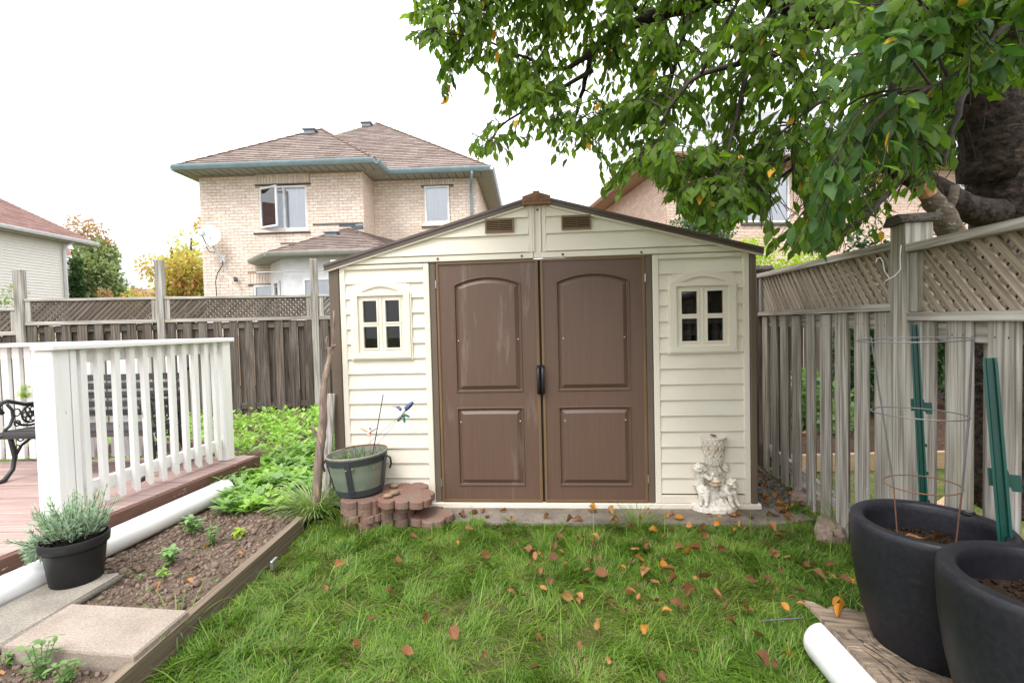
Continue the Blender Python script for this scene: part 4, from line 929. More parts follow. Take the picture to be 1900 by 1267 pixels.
b=MB(); f1=[(-9,-.6,5.0),(10,-.6,5.0),(6,5,7.45),(-5,5,7.45)]; poly_solid(b,f1); poly_solid(b,[(10,-.6,5),(10,9,5),(6,5,7.45)]); rr=b.build('roof','shingleR',HF); b=MB(); shingles(b,f1,.3,.7); b.build('shingle','shingleR',rr,kind='stuff')
# --- pink brick house behind the cherry tree
HD=thing('brick_house','pink brick house with pale roof half hidden behind the cherry tree','house',(3.95,12.25,0),R(7.5))
TD=5.25
b=MB(); b.box((0,0,0),(11,8,TD)); wd=b.build('wall','mortar',HD)
Mi=(Matrix.Translation(HD.location)@Matrix.Rotation(R(7.5),4,'Z')).inverted()
def onD(px,py):
    d=Vector((math.cos(R(7.5)),math.sin(R(7.5)),0)); n=Vector((d.y,-d.x,0)); O=Vector(HD.location); v=ray(px,py); t=(O-CP).dot(n)/v.dot(n); q=CP+v*t
    return (q-O).dot(d),q.z
x0,za=onD(1378,414); x1,zb=onD(1462,326); x2,zc=onD(1776,352); x3,zd=onD(1812,306)
rest=brick_wall(wd,(0,0,0),0,11,1.7,TD-.01,[(x0,x1,za,zb),(x2,x3,zc,zd)],'brickR',nmax=200,vis=lambda x,z:x<4.2 and 3.0<z<4.6 and 600<1e9)
r4=brick_wall(wd,(0,8,0),-PI/2,8,1.7,TD-.01,[],'brickR'); o_=len(rest.v); rest.v+=r4.v; rest.f+=[tuple(i+o_ for i in f) for f in r4.f]; rest.var+=r4.var
rest.build('brick','brickR',wd,kind='stuff')
window(HD,x0,x1,za,zb,y=-.03,cols=2,depth=.02,flush=True); window(HD,x2,x3,zc,zd,y=-.03,depth=.02,flush=True)
q=MB(); q.cbox((x0-.06,-.06,za-.06),(x1+.06,-.01,za-.02),.005); q.build('window_sill','steelL',HD)
E0=(-.45,-.45,TD+.12);E1=(11.4,-.45,TD+.12);E2=(11.4,8.4,TD+.12);E3=(-.45,8.4,TD+.12);K0=(3.6,4,8.45);K1=(8,4,8.45)
b=MB(); poly_solid(b,[E0,E1,K1,K0]); poly_solid(b,[E3,E0,K0]); rr=b.build('roof','shingleG',HD); b=MB(); shingles(b,[E0,E1,K1,K0],.14,.3); b.build('shingle','shingleG',rr,kind='stuff')
g=MB(); gutter(g,E0,E1,(0,-1,0)); gutter(g,E3,E0,(-1,0,0)); g.build('gutter','soffitB',HD)
b=MB(); b.box((-.45,-.45,TD),(11.4,0,TD+.012)); b.box((-.45,0,TD),(0,8.4,TD+.012)); b.build('soffit','soffitB',HD)

# ================================================================== BACKGROUND TREES AND SHRUBS
def crown_pts(cl,n):
    w=np.array([c[1]**2 for c in cl]); w/=w.sum(); k=rng.choice(len(cl),n,p=w)
    d=rdir(n); rr=rng.random(n)**.42; c=np.array([np.array(cl[i][0]) for i in range(len(cl))])[k]; r_=np.array([c_[1] for c_ in cl])[k]
    sz=np.array([c_[2] if len(c_)>2 else 1. for c_ in cl])[k]
    p=d*(rr*r_)[:,None]; p[:,2]*=sz; return c+p,d
def crown(par,cl,n,size,m,name='crown',droop=.3,small=True):
    p,d=crown_pts(cl,n); dd=d+rdir(n)*.9; dd[:,2]-=droop; rot=basis(dd,rdir(n)); s=size*rng.uniform(.6,1.3,n)
    return scatter(name,LVS if small else LV,LFS if small else LF,rot,p,s,m,parent=par)
def clumps(c,rx,rz,n,r_):
    out=[]
    for i in range(n):
        d=rdir(1)[0]*random.uniform(.35,1.); out.append(((c[0]+d[0]*rx,c[1]+d[1]*rx,c[2]+d[2]*rz),r_*random.uniform(.6,1.2)))
    return out
def stems(par,base,tops,r_,m='twig',name='trunk'):
    b=MB(); 
    for t in tops:
        mid=Vector(base).lerp(Vector(t),.5)+Vector((random.uniform(-.1,.1),random.uniform(-.1,.1),.1)); b.tube([base,mid,t],[r_,r_*.6,r_*.2],6)
    b.build(name,m,par,world=True)
t=thing('maple_tree','autumn maple with yellow and orange leaves against the left side of the brick house','tree',(-10.0,15.2,0))
cl=clumps((-9.75,15.2,3.1),1.15,1.35,26,.48)+[((-11.4,15,2.3),.5),((-9.2,15,4.6),.4),((-11.0,15,3.4),.4)]
crown(t,cl[:14]+cl[26:],3600,.13,'aut1'); crown(t,cl,5200,.13,'aut2',name='yellow_foliage'); stems(t,(-9.9,15.2,0),[(-9.9,15.2,4.3),(-10.9,15,3.3),(-9.1,15,3.6),(-10.4,15,4.)],.11)
t=thing('maple_tree','pale green tree with reddening top to the right of the cream sided house','tree',(-22.9,27,0))
cl=clumps((-22.9,27,4.6),1.2,2.3,26,.75)
crown(t,cl+[((-22.9,27,2.2),1.0),((-22.0,26.6,3.6),.8),((-23.2,27,5.6),.9)],13000,.25,'mix1'); crown(t,[((-23.6,27,7.2),.8),((-22.9,27,7.0),.6),((-22.4,27,6.3),.5),((-21.9,26.5,2.6),.6)],900,.2,'mix2',name='red_foliage'); stems(t,(-22.9,27,0),[(-22.9,27,6.5),(-21.7,27,5.),(-23.8,27,5)],.16)
t=thing('cedar_tree','narrow dark green cedar beside the corner of the cream sided house','tree',(-19.9,22.3,0))
crown(t,[((-19.9,22.3,.6+.45*k),.52-.035*k) for k in range(10)],5200,.16,'cedar'); stems(t,(-19.9,22.3,0),[(-19.9,22.3,4.6)],.08)
t=thing('shrub','small rusty red shrub below the distant red roof','shrub',(-19.6,23.5,0)); crown(t,clumps((-19.4,23.5,2.7),.5,.7,9,.4),1300,.14,'mix2'); stems(t,(-19.4,23.5,0),[(-19.4,23.5,2.9)],.04)
t=thing('shrub','green leafy shrub behind the fence at the far left edge','shrub',(-9.6,9.2,0)); crown(t,clumps((-9.5,9.2,1.6),.6,.6,12,.35),2200,.07,'mix1'); stems(t,(-9.5,9.2,0),[(-9.5,9.2,1.8),(-9.2,9.2,1.9)],.03)
t=thing('juniper_bush','bluish green juniper behind the right slope of the shed roof','bush',(3.5,9,0)); crown(t,clumps((3.5,9,2.7),.45,1.0,16,.32),7000,.055,'juni',droop=-.5); stems(t,(3.5,9,0),[(3.5,9,3.4),(3.3,9,3),(3.8,9,3)],.04)
t=thing('shrub','lime green shrub spilling over the right end of the shed roof','shrub',(3.2,7.2,0)); crown(t,clumps((3.15,7.2,2.15),.55,.42,14,.26),3000,.055,'lime'); crown(t,clumps((4.3,7.3,2.0),.6,.3,14,.24),2000,.055,'lime',name='low_foliage'); stems(t,(3.3,7.2,0),[(3.0,7.2,2.3),(3.6,7.2,2.3),(4.2,7.2,2.1)],.025)
t=thing('cedar_tree','dark green cedar in the neighbouring yard, seen between the grey pickets','tree',(4.6,6.3,0)); crown(t,[((4.6,6.3,.5+.22*k),.42-.025*k) for k in range(9)],4200,.08,'cedar'); stems(t,(4.6,6.3,0),[(4.6,6.3,2.2)],.07)
t=thing('cedar_tree','second cedar in the neighbouring yard, further right behind the pickets','tree',(6.0,6.6,0)); crown(t,[((6.0,6.6,.6+.22*k),.45-.025*k) for k in range(9)],3800,.08,'cedar'); stems(t,(6.0,6.6,0),[(6.0,6.6,2.2)],.07)
t=thing('shrub','low broad leaved plant behind the far end of the grey pickets','shrub',(3.5,5.6,0)); crown(t,clumps((3.5,5.6,.35),.35,.3,10,.2),700,.11,'weed')

# ================================================================== CHERRY TREE
cherry=thing('cherry_tree','big cherry tree behind the right fence, its leafy branches hanging over the shed','tree',(3.3,3.22,0))
tk=MB(); TR=[(3.50,3.26,-.05),(3.43,3.25,.5),(3.37,3.22,1.3),(3.34,3.2,1.9),(3.29,3.2,2.3),(3.22,3.2,2.75)]
def smooth(pts,k=4):
    # Catmull-Rom through (x,y,z,r) points
    P_=[np.array(p,float) for p in pts]; P_=[2*P_[0]-P_[1]]+P_+[2*P_[-1]-P_[-2]]; out=[]
    for i in range(1,len(P_)-2):
        for j in range(k):
            t=j/k; a,b_,c,d=P_[i-1:i+3]; out.append(.5*((2*b_)+(c-a)*t+(2*a-5*b_+4*c-d)*t*t+(3*b_-a-3*c+d)*t**3))
    out.append(P_[-2]); return out
def limb(b,pts,n=10,k=4,wob=.06,jit=.0):
    s=smooth(pts,k); s=[np.array([p[0]+random.uniform(-jit,jit),p[1]+random.uniform(-jit,jit),p[2]+random.uniform(-jit,jit),max(p[3],.0012)]) for p in s]
    b.tube([p[:3] for p in s],[float(p[3]) for p in s],n,wob=wob); return s
def Pr(x,y,Y,r_): v=P(x,y,Y); return (v.x,v.y,v.z,r_)
s_=limb(tk,[(*p,r_) for p,r_ in zip(TR,(.33,.27,.25,.24,.23,.19))],18,7,.05); tr=tk.build('trunk','bark',cherry,world=True,smooth=True)
LIMBS=[
 [(3.2,3.2,2.25,.2),Pr(1835,190,3.1,.17),Pr(1790,112,3.05,.135),Pr(1730,40,2.95,.115),Pr(1690,-40,2.85,.10),Pr(1650,-170,2.7,.08),Pr(1500,-330,2.6,.05)],
 [(3.2,3.22,2.5,.17),(3.45,3.3,3.1,.15),(3.8,3.5,4.0,.1),(4.0,3.5,5.0,.05)],
 [(3.2,3.2,2.4,.12),Pr(1880,60,2.9,.11),Pr(1900,-60,2.7,.09),Pr(1850,-260,2.4,.05)],
 [Pr(1698,-30,2.86,.08),Pr(1625,6,2.8,.066),Pr(1540,32,2.75,.058),Pr(1450,2,2.75,.05),Pr(1380,-18,2.8,.046),Pr(1285,10,2.9,.040),Pr(1200,34,3.0,.034),Pr(1135,66,3.05,.028),Pr(1100,100,3.1,.02),Pr(1078,180,3.15,.012),Pr(1060,245,3.1,.006)],
 [Pr(1830,215,3.15,.06),Pr(1747,205,3.1,.04),Pr(1640,215,3.2,.03),Pr(1560,245,3.3,.024),Pr(1480,285,3.3,.015),Pr(1400,330,3.3,.008)],
 [Pr(1860,400,3.15,.10),Pr(1790,385,3.0,.078),Pr(1740,352,2.95,.068),Pr(1680,322,2.9,.056),Pr(1620,297,2.9,.046),Pr(1570,288,2.9,.034),Pr(1500,300,2.8,.015),Pr(1430,340,2.7,.007)],
 [Pr(1735,45,2.9,.035),Pr(1672,108,2.7,.022),Pr(1655,190,2.6,.018),Pr(1664,262,2.6,.010)],
 [Pr(1780,90,2.95,.028),Pr(1700,80,2.85,.02),Pr(1650,107,2.8,.017),Pr(1590,150,2.7,.014),Pr(1500,205,2.6,.009),Pr(1420,270,2.5,.005)],
 [Pr(1110,90,3.1,.022),Pr(1040,128,3.1,.013),Pr(960,100,3.0,.008),Pr(880,70,2.9,.005),Pr(800,60,2.85,.003)],
 [Pr(1210,30,3.0,.02),Pr(1110,-12,3.0,.015),Pr(1000,-20,2.9,.010),Pr(900,15,2.8,.006),Pr(835,95,2.8,.003)],
 [Pr(1100,130,3.1,.016),Pr(1000,190,3.1,.009),Pr(930,235,3.05,.006),Pr(895,290,3.0,.003)],
 [Pr(1450,0,2.7,.03),Pr(1400,90,2.6,.018),Pr(1370,200,2.5,.011),Pr(1345,300,2.4,.006),Pr(1300,370,2.4,.003)],
 [Pr(1545,30,2.75,.03),Pr(1470,90,2.5,.018),Pr(1300,140,2.4,.012),Pr(1230,220,2.4,.007),Pr(1180,300,2.4,.003)],
 [Pr(1850,120,2.6,.04),Pr(1800,150,2.2,.02),Pr(1770,230,1.9,.010),Pr(1750,310,1.8,.005)],
 [Pr(1900,20,2.4,.03),Pr(1850,60,1.9,.015),Pr(1800,120,1.7,.008),Pr(1730,160,1.6,.004)],
 [Pr(1620,297,2.9,.025),Pr(1560,350,2.6,.014),Pr(1500,400,2.45,.008),Pr(1440,445,2.35,.004)],
 [Pr(1680,322,2.9,.02),Pr(1620,390,2.4,.012),Pr(1560,430,2.3,.006),Pr(1500,470,2.25,.003)],
 [Pr(1285,10,2.9,.02),Pr(1255,110,2.9,.012),Pr(1235,200,2.85,.008),Pr(1225,290,2.8,.004)],
]
LP=[]; 
for k,L_ in enumerate(LIMBS):
    b=MB(); s_=limb(b,L_,12 if L_[0][3]>.03 else 7,5,.07,jit=.004); b.build('limb','bark' if L_[0][3]>.05 else 'twig',cherry,world=True,smooth=True)
    LP+=[p for p in s_ if p[3]<.10]
b=MB(); s_=limb(b,[Pr(1775,450,2.74,.06),Pr(1752,405,2.72,.062),Pr(1735,378,2.70,.052),Pr(1716,350,2.68,.040),Pr(1696,308,2.65,.032)],12,4,.09)
b.tube([P(1752,400,2.7),P(1768,368,2.68),P(1772,345,2.68)],[.028,.024,.02],9,wob=.1)
st=b.build('cut_limb','stubbark',cherry,world=True,smooth=True)
b=MB(); b.tube([P(1724,362,2.655),P(1713,342,2.645)],[.037,.036],9,wob=.12); b.build('cut_scar','cut',cherry,world=True)
CAN=[(758,-320),(752,75),(772,92),(802,92),(812,130),(817,205),(846,203),(858,140),(884,120),(903,150),(906,205),(880,262),(868,284),(888,300),(922,285),(935,332),(956,325),(962,285),(990,270),(1008,260),(1022,300),(1012,350),(1040,350),(1052,300),(1085,285),(1112,300),(1118,372),(1146,368),(1168,325),(1196,320),(1222,350),(1262,395),(1290,425),(1340,435),(1372,415),(1398,385),(1425,430),(1418,468),(1470,478),(1560,470),(1640,455),(1665,408),(1715,398),(1790,400),(1840,385),(2100,380),(2100,-320)]
def depth(px,py):
    if px<1150: return random.uniform(2.6,3.25)
    if px<1500: return random.uniform(2.2,3.6) if py<250 else random.uniform(2.1,3.0)
    return random.choice((random.uniform(1.45,2.2),random.uniform(2.2,3.0),random.uniform(3.0,4.2))) if py<430 else random.uniform(2.2,2.6)
def pruned(x,y,Yd):
    if x>1590 and Yd<2.3 and y>325: return True
    if x>1735 and y>185 and Yd<3.3 and (y>330 or x>1775): return True
    if 1180<x<1640 and y>265 and nz(x*.012,y*.012,1.)+.25*nz(x*.05,y*.05,1.)<-.48+(y-265)*.0012: return True
    return False
sec=MB(); NODES=[]; LPa=np.array([p[:3] for p in LP])
tries=0
while tries<480:
    px=random.uniform(770,1960); py=random.uniform(-160,450)
    if random.random()<.16: px=random.uniform(1200,1640); py=random.uniform(260,430)
    if not inpoly(px,py,CAN) or not inpoly(px,py+22,CAN): continue
    tries+=1; t=np.array(P(px,py,depth(px,py)))
    if pruned(px,py,t[1]) or pruned(px,py-25,t[1]): continue
    d=np.linalg.norm((LPa-t)*np.array([1,1,.8]),axis=1)+np.where(LPa[:,2]<t[2]-.1,.35,0); i=int(d.argmin()); s0=LPa[i]
    ln=np.linalg.norm(t-s0)
    if ln<.08: continue
    m_=(s0+t)/2+np.array([random.uniform(-.06,.06),random.uniform(-.06,.06),.10*ln+.03]); r_=min(.010,.0035+.006*ln)
    mx_,my_=PJ(m_)
    c=smooth([(*s0,r_),(*m_,r_*.7),(*t,.0022)],5); sec.tube([q[:3] for q in c],[float(q[3]) for q in c],5,cap=False)
    n=len(c)
    for j,q in enumerate(c):
        if j>=2: NODES.append((q[:3],(c[min(j+1,n-1)][:3]-c[j-1][:3])))
for p in LP:
    if p[3]<.012: NODES.append((p[:3],np.array([-.5,0,-.6])))
sec.build('twig','twig',cherry,world=True,kind='stuff')
tw=MB(); lp=[];ld=[];lv=[]
random.shuffle(NODES)
for (p0,dr) in NODES[:3100]:
    if PJ(p0)[0]>2050: continue
    near=p0[1]<2.2
    d=dr/np.linalg.norm(dr)*.7+np.array([random.gauss(-.25,.5),random.gauss(0,.5),random.gauss(-.45,.35)]); d/=np.linalg.norm(d)
    L_=random.uniform(.10,.24); n=random.randint(4,8); pts=[]
    for j in range(n+1):
        t=j/n; q=p0+d*L_*t+np.array([0,0,-.22*L_*t*t]); pts.append(q)
    keep=[]
    for j in range(1,n+1):
        q=pts[j]; x,y=PJ(q)
        if not inpoly(x,y,CAN): break
        keep.append(j)
    if len(keep)<1: continue
    n0=len(lp)
    for j in keep:
        for m_ in range(2 if j==n else 1):
            side=np.cross(d,[0,0,1]); side/=np.linalg.norm(side)+1e-6
            dd=d*.5+side*(.7 if j%2 else -.7)*random.uniform(.4,1.2)+np.array([random.gauss(0,.22),random.gauss(0,.22),random.uniform(-1.25,-.15)])
            tip=pts[j]+dd/np.linalg.norm(dd)*.08
            x,y=PJ(tip)
            if inpoly(x,y-4,CAN) or random.random()<.12:
                if tip[1]>3.3 and tip[2]<2.45 : continue
                if pruned(x,y,tip[1]): continue
                lp.append(pts[j]); ld.append(dd); lv.append(min(.99,max(.01,random.random()*.6+.45*(1-max(0,x-800)/1100))))  # leaf tone graded lighter to the left: backlight from the sky put into colour
    if len(lp)>n0: tw.tube([pts[0]]+[pts[j] for j in keep],.0016,4,cap=False)
tw.build('fine_twig','twig',cherry,world=True,kind='stuff')
lp=np.array(lp); ld=np.array(ld); lv=np.array(lv); nl=len(lp); print('cherry leaves',nl)
up=np.tile([0,-.25,1.],(nl,1))+rng.normal(size=(nl,3))*.55; rot=basis(ld,up); sc=rng.uniform(.040,.082,nl)
dist=np.linalg.norm(lp-np.array([0,0,H]),axis=1); pp=np.array([PJ(p) for p in lp]); vis=(pp[:,0]<1905)&(pp[:,1]>-5)
order=np.argsort(np.where(vis,dist/sc,1e9)); near=order[:300]; far=np.array([i for i in order[300:]])
yel=rng.random(len(far))<.012
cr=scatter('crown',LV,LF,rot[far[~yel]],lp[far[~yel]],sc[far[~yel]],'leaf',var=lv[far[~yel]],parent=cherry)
scatter('yellow_leaves',LV,LF,rot[far[yel]],lp[far[yel]],sc[far[yel]]*.9,'leafy',parent=cherry,kind='stuff')
crown(cherry,[((4.3,3.6,3.1),.7),((4.6,3.9,4.1),.9),((3.6,3.6,4.6),.9),((2.7,3.2,4.5),.7),((5.0,3.4,3.4),.7),((3.9,4.4,3.8),.8),((1.6,3.1,4.2),.6)],5200,.085,'leaf',name='upper_crown',small=False)
lme={}
for mm in ('leafd','leafy'):
    b=MB(); b.add(LV,LF); lme[mm]=meshof(b,'leaf',mm,True)
Mi=ROOT[cherry.name]
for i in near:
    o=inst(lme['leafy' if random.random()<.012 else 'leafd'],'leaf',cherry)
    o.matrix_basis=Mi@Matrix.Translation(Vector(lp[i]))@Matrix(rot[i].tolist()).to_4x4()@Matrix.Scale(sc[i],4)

# ================================================================== PLANTER CORNER (right foreground)
bd=thing('plywood_board','delaminated splintered plywood board lying under the two dark planters','board',(1.3,1.55,0))
PA,PB_=G(1492,1114,.172),G(1640,1272,.172)
e=(Vector((PB_.x,PB_.y,0))-Vector((PA.x,PA.y,0))).normalized(); nrm=Vector((-e.y,e.x,0)); 
if nrm.x<0: nrm=-nrm
Mb=Matrix(((e.x,nrm.x,0,PA.x),(e.y,nrm.y,0,PA.y),(0,0,1,.175),(0,0,0,1)))@Matrix.Rotation(-.13,4,'X')
b=MB(); outl=[(0,0)]; 
x=0
while x<1.0: outl.append((x,0)); x+=.25
outl=[(0,0),(1.1,0),(1.1,.85)]+[( (.0 if k%2 else .03)+.02*random.random()+.0,.85-.85*k/26) for k in range(1,26)]
b.prism(outl,-.014,.0,axis='z',M_=Mb); pb=b.build('sheet','ply',bd,world=True)
for k in range(170):
    u,v=random.uniform(-.01,1.0),random.uniform(.0,.8); L_=random.uniform(.06,.24); w=random.uniform(.006,.022)
    if u<.1: L_=random.uniform(.05,.12)
    an=random.gauss(.25,.22); lift=random.uniform(.0,.016); b=MB(); Ms=Mb@Matrix.Translation((u,v,.002))@Matrix.Rotation(an+random.choice((0,PI)),4,'Z')
    vs=[(-L_/2,-w/2,0),(-L_/2+random.uniform(0,.02),w/2,0),(0,-w/2,lift*.25+.001),(0,w/2,lift*.25+.001),(L_/2,-w/2*.4,lift),(L_/2-.01,w/2,lift)]
    vs=vs+[(x_,y_,z_+.0016) for x_,y_,z_ in vs]
    b.add([Ms@Vector(v_) for v_ in vs],[(0,2,3,1)[::-1],(2,4,5,3)[::-1],(6,8,9,7),(8,10,11,9),(0,2,8,6),(2,4,10,8),(1,3,9,7),(3,5,11,9),(4,5,11,10),(0,1,7,6)]); b.build('splinter','ply',bd,world=True)
pp2=thing('white_pipe','thick white plastic pipe with rounded end under the edge of the plywood board','pipe',(1.1,1.7,0))
b=MB(); ax0=Vector((1.175,1.865,.0)); dd=Vector((.10,-.22,0)).normalized() if False else Vector((e.x,e.y,0)); A=G(1548,1200,.0); A=Vector((A.x,A.y,0)); 
c0=Vector((PA.x,PA.y,0))+e*.135+nrm*.012; rr_=.079
pts=[];rs=[]
for k in range(7):
    a=PI/2*k/6; pts.append(c0-e*(.06*math.cos(a)-.0)+Vector((0,0,rr_))); rs.append(max(.004,rr_*math.sin(a)))
pts.append(c0+e*1.2+Vector((0,0,rr_))); rs.append(rr_)
b.tube(pts,rs,36); b.build('tube','pipe',pp2,world=True,angle=60)
def planter(x,y,zb,h,Rr,label,leaves):
    t=thing('planter','',"planter",(x,y,zb)); t['label']=label
    prof=[(.0,0),(Rr*.60,.0),(Rr*.66,.008),(Rr*.74,h*.12),(Rr*.84,h*.30),(Rr*.925,h*.5),(Rr*.975,h*.7),(Rr*.997,h*.87),(Rr*1.0,h*.955),(Rr*.99,h*.985),(Rr*.965,h),(Rr*.84,h),(Rr*.81,h-.008),(Rr*.795,h-.03),(Rr*.77,h*.7),(Rr*.74,h*.6)]
    b=MB(); b.lathe(prof,64); b.build('body','pot',t,angle=50)
    b=MB(); n=28; vs=[];F=[]; zs_=h-.10
    for i in range(7):
        for k in range(n):
            a=2*PI*k/n; q=Rr*.79*i/6; vs.append((q*math.cos(a),q*math.sin(a),zs_+.012*nz(q*math.cos(a)*30+x*9,q*math.sin(a)*30)))
    for i in range(6):
        for k in range(n): F.append((i*n+k,i*n+(k+1)%n,(i+1)*n+(k+1)%n,(i+1)*n+k))
    b.add(vs,F); b.build('soil','dirt',t,smooth=True)
    n=260; a=rng.random(n)*2*PI; q=Rr*.76*np.sqrt(rng.random(n)); pos=np.stack([q*np.cos(a)+x,q*np.sin(a)+y,np.full(n,zb+zs_+.006)],1)
    b=MB(); b.ball((0,0,0),1,5,jit=.3); scatter('soil_crumb',b.v,b.f,np.tile(np.eye(3),(n,1,1)),pos,rng.uniform(.003,.009,n),'clod' if False else 'dirt',parent=t,kind='stuff')
    return t
D1=2.24; p1=planter(1.463,1.696,.118,.482,.235,'tall rounded charcoal planter holding the tomato cage, further from the camera',0)
p2=planter(1.41,1.235,.118,.515,.25,'charcoal planter nearest the camera, cut by the right edge of the picture',0)
t_=p1
b=MB(); lc=Vector((1.463,1.696,.60))+Vector((.93,.30,0)).normalized()*.21; b.tube([lc+Vector((-.0,0,-.004)),lc+Vector((0,0,.004))],[.024,.02],16); lug=b.build('rim_lug','pot',p1,world=True,smooth=True)
b=MB(); b.tube([lc+Vector((0,0,.0045)),lc+Vector((0,0,.006))],.011,14); b.build('drain_plug','stuffA',p1,world=True)
# tomato cage
cg=thing('tomato_cage','cone shaped wire tomato cage standing in the further planter','plant cage',(1.43,1.69,.45))
def wring(c,r_,m,tilt=0.):
    b=MB(); b.tube([c+Vector((r_*math.cos(2*PI*k/40),r_*math.sin(2*PI*k/40),tilt*math.cos(2*PI*k/40))) for k in range(41)],.0022,6,cap=False); b.build('ring',m,cg,world=True,smooth=True)
c1,c2,c3=Vector((1.40,1.695,1.245)),Vector((1.425,1.70,.985)),Vector((1.43,1.69,.735))
wring(c1,.158,'wire',.004); wring(c2,.135,'wire',-.003); wring(c3,.108,'wirer',.004)
for a in (R(186),R(300),R(330)):
    dv=Vector((math.cos(a),math.sin(a),0)); b=MB(); b.tube([c1+dv*.158+Vector((0,0,.015)),c2+dv*.135,c3+dv*.108],.0027,6); b.build('stake_wire','wire',cg,world=True)
    b=MB(); b.tube([c3+dv*.108,Vector((1.43,1.69,.45))+dv*.085],.0021,6); b.build('stake_wire','wirer',cg,world=True)
# green steel posts leaning on the fence
def upost(label,top,bot,br_t,face,w=.03,ps=.75):
    t=thing('steel_post','','post',(bot.x,bot.y,0)); t['label']=label; t['group']='green steel posts leaning on the fence'
    mir=1; z=(top-bot).normalized(); x=Vector(face).cross(z).normalized(); y=z.cross(x); Mx=Matrix(((x.x,y.x,z.x,bot.x),(x.y,y.y,z.y,bot.y),(x.z,y.z,z.z,bot.z),(0,0,0,1)))
    L_=(top-bot).length; b=MB(); a=w
    prof=[(-a,.010),(-a*.62,.010),(-a*.40,-.010),(a*.40,-.010),(a*.62,.010),(a,.010)]
    pr=prof+[(p[0],p[1]+.0025) for p in prof[::-1]]
    b.prism(pr,0,L_-.012,axis='z',M_=Mx); b.prism([(p[0]*.93,p[1]) for p in pr],L_-.012,L_,axis='z',M_=Mx); bo=b.build('post_body','green',t,world=True)
    zz=L_-br_t; b=MB(); b.prism([(-q[0]*ps,zz+q[1]*ps) for q in [(-.034,-.035),(.030,-.035),(.034,-.050),(.062,-.050),(.062,.016),(.030,.016),(.025,.036),(-.034,.036)]],-.016,-.012,axis='y',M_=Mx); b.build('anchor_plate','green',t,world=True)
    for q in (zz+.03,zz-.03):
        b=MB(); b.ball(Mx@Vector((.016,-.0165,zz+(q-zz)*.6)),.0035,6); b.build('rivet','cable',t,world=True)
    k=.12
    while k<zz-.1:
        b=MB(); b.cbox((-w-.006,-.002,k),(-w+.002,.010,k+.012),.001,Mx); b.build('lug','cable',t,world=True); k+=.115
upost('green steel fence post behind the further planter, the taller and left one',P(1696,602,2.05),P(1722,1090,1.97),.34,(-.6,-.8,0),w=.0145,ps=.72)
upost('green steel fence post cut off shorter, at the right edge behind the planters',P(1836,664,1.64),P(1876,1130,1.55),.40,(-.65,-.75,0),w=.0185,ps=.82)

# ================================================================== LEFT FOREGROUND
wp=thing('white_pipe','long white plastic drain pipe lying along the foot of the deck','pipe',(-2.5,2.6,0))
a_=Vector((-2.245,3.72,.125)); c_=Vector((-2.245-.142*2.9,3.72-.99*2.9,.125)); dv=(c_-a_).normalized()
b=MB(); b.tube([a_+dv*.004,a_,a_,c_],[.062,.070,.0735,.0735],36,cap=False); ii=len(b.v); b.build('tube','pipe',wp,world=True,angle=50)
b=MB(); b.tube([a_+dv*.01,a_+dv*.02],.066,24); b.build('pipe_end','pipe',wp,world=True)
kb=thing('concrete_kerb','long weathered concrete kerb slab beside the white pipe, under the plant pot','slab',(-2.2,2.0,0))
q1,q2=G(3,1192,.10),G(226,1062,.10); ed=(Vector((q2.x,q2.y,0))-Vector((q1.x,q1.y,0))).normalized(); n_=Vector((-ed.y,ed.x,0))
Mk=Matrix(((ed.x,n_.x,0,q2.x),(ed.y,n_.y,0,q2.y),(0,0,1,0),(0,0,0,1)))
b=MB(); b.prism([(-1.6,0),(-.02,0),(0,.02),(-.02,.10),(-.06,.30),(-1.6,.30)],.035,.10,axis='z',M_=Mk); b.build('slab','conc',kb,world=True)
b=MB(); b.tube([Mk@Vector((-1.6,.004,.078)),Mk@Vector((-.8,.002,.079)),Mk@Vector((-.01,.006,.078))],[.020,.022,.019],10,wob=.08); b.build('rounded_edge','conc',kb,world=True,smooth=True)
sq=thing('paving_slab','square tan concrete paving slab lying in the soil bed beside the timber edging','slab',(-1.74,1.95,0))
P4=[G(132,1119,.13),G(349,1131,.13),G(248,1216,.13),G(3,1197,.13)]
b=MB(); n=4; top=[Vector((p.x,p.y,.13)) for p in P4]; cc=sum(top,Vector())/4
vs=[cc+(p-cc)*.975 for p in top]+[Vector((p.x,p.y,.122)) for p in top]+[Vector((p.x,p.y,.075))+ (p-cc)*.012 for p in top]+[Vector((p.x,p.y,.06)) for p in top]
b.add(vs,[(0,1,2,3)]+[(4*k+i,4*k+(i+1)%4,4*k+4+(i+1)%4,4*k+4+i) for k in range(3) for i in range(4)]); b.build('slab','conc2',sq,world=True)
b=MB(); bl=[cc+(p-cc)*.86 for p in top]; b.prism([(p.x,p.y-.02) for p in bl],.03,.059,axis='z'); b.build('base_block','stone',sq,world=True)
tb=thing('timber_edging','weathered timber board edging the soil bed along the lawn','edging',(-1.45,2.3,0))
b=MB(); pA,pB=Vector((-1.475,.9,0)),Vector((-1.425,3.16,0)); 
b.prism([(pA.x-.022,pA.y),(pA.x+.022,pA.y),(pB.x+.022,pB.y),(pB.x-.022,pB.y)],-.03,.105,axis='z'); b.build('plank','board_y',tb,world=True)
b=MB(); b.prism([(pA.x-.05,2.02),(pA.x-.026,2.02),(pB.x-.05,2.5),(pB.x-.07,2.5)],-.03,.12,axis='z')
b=MB(); q=G(507,1040,.06); b.cbox((q.x-.004,q.y-.03,.02),(q.x+.012,q.y+.03,.07),.003); b.build('metal_strap','steel',tb,world=True)
npot=thing('potted_lavender','silvery lavender plant in a black nursery pot on the concrete kerb','potted plant',G(143,1074,.10))
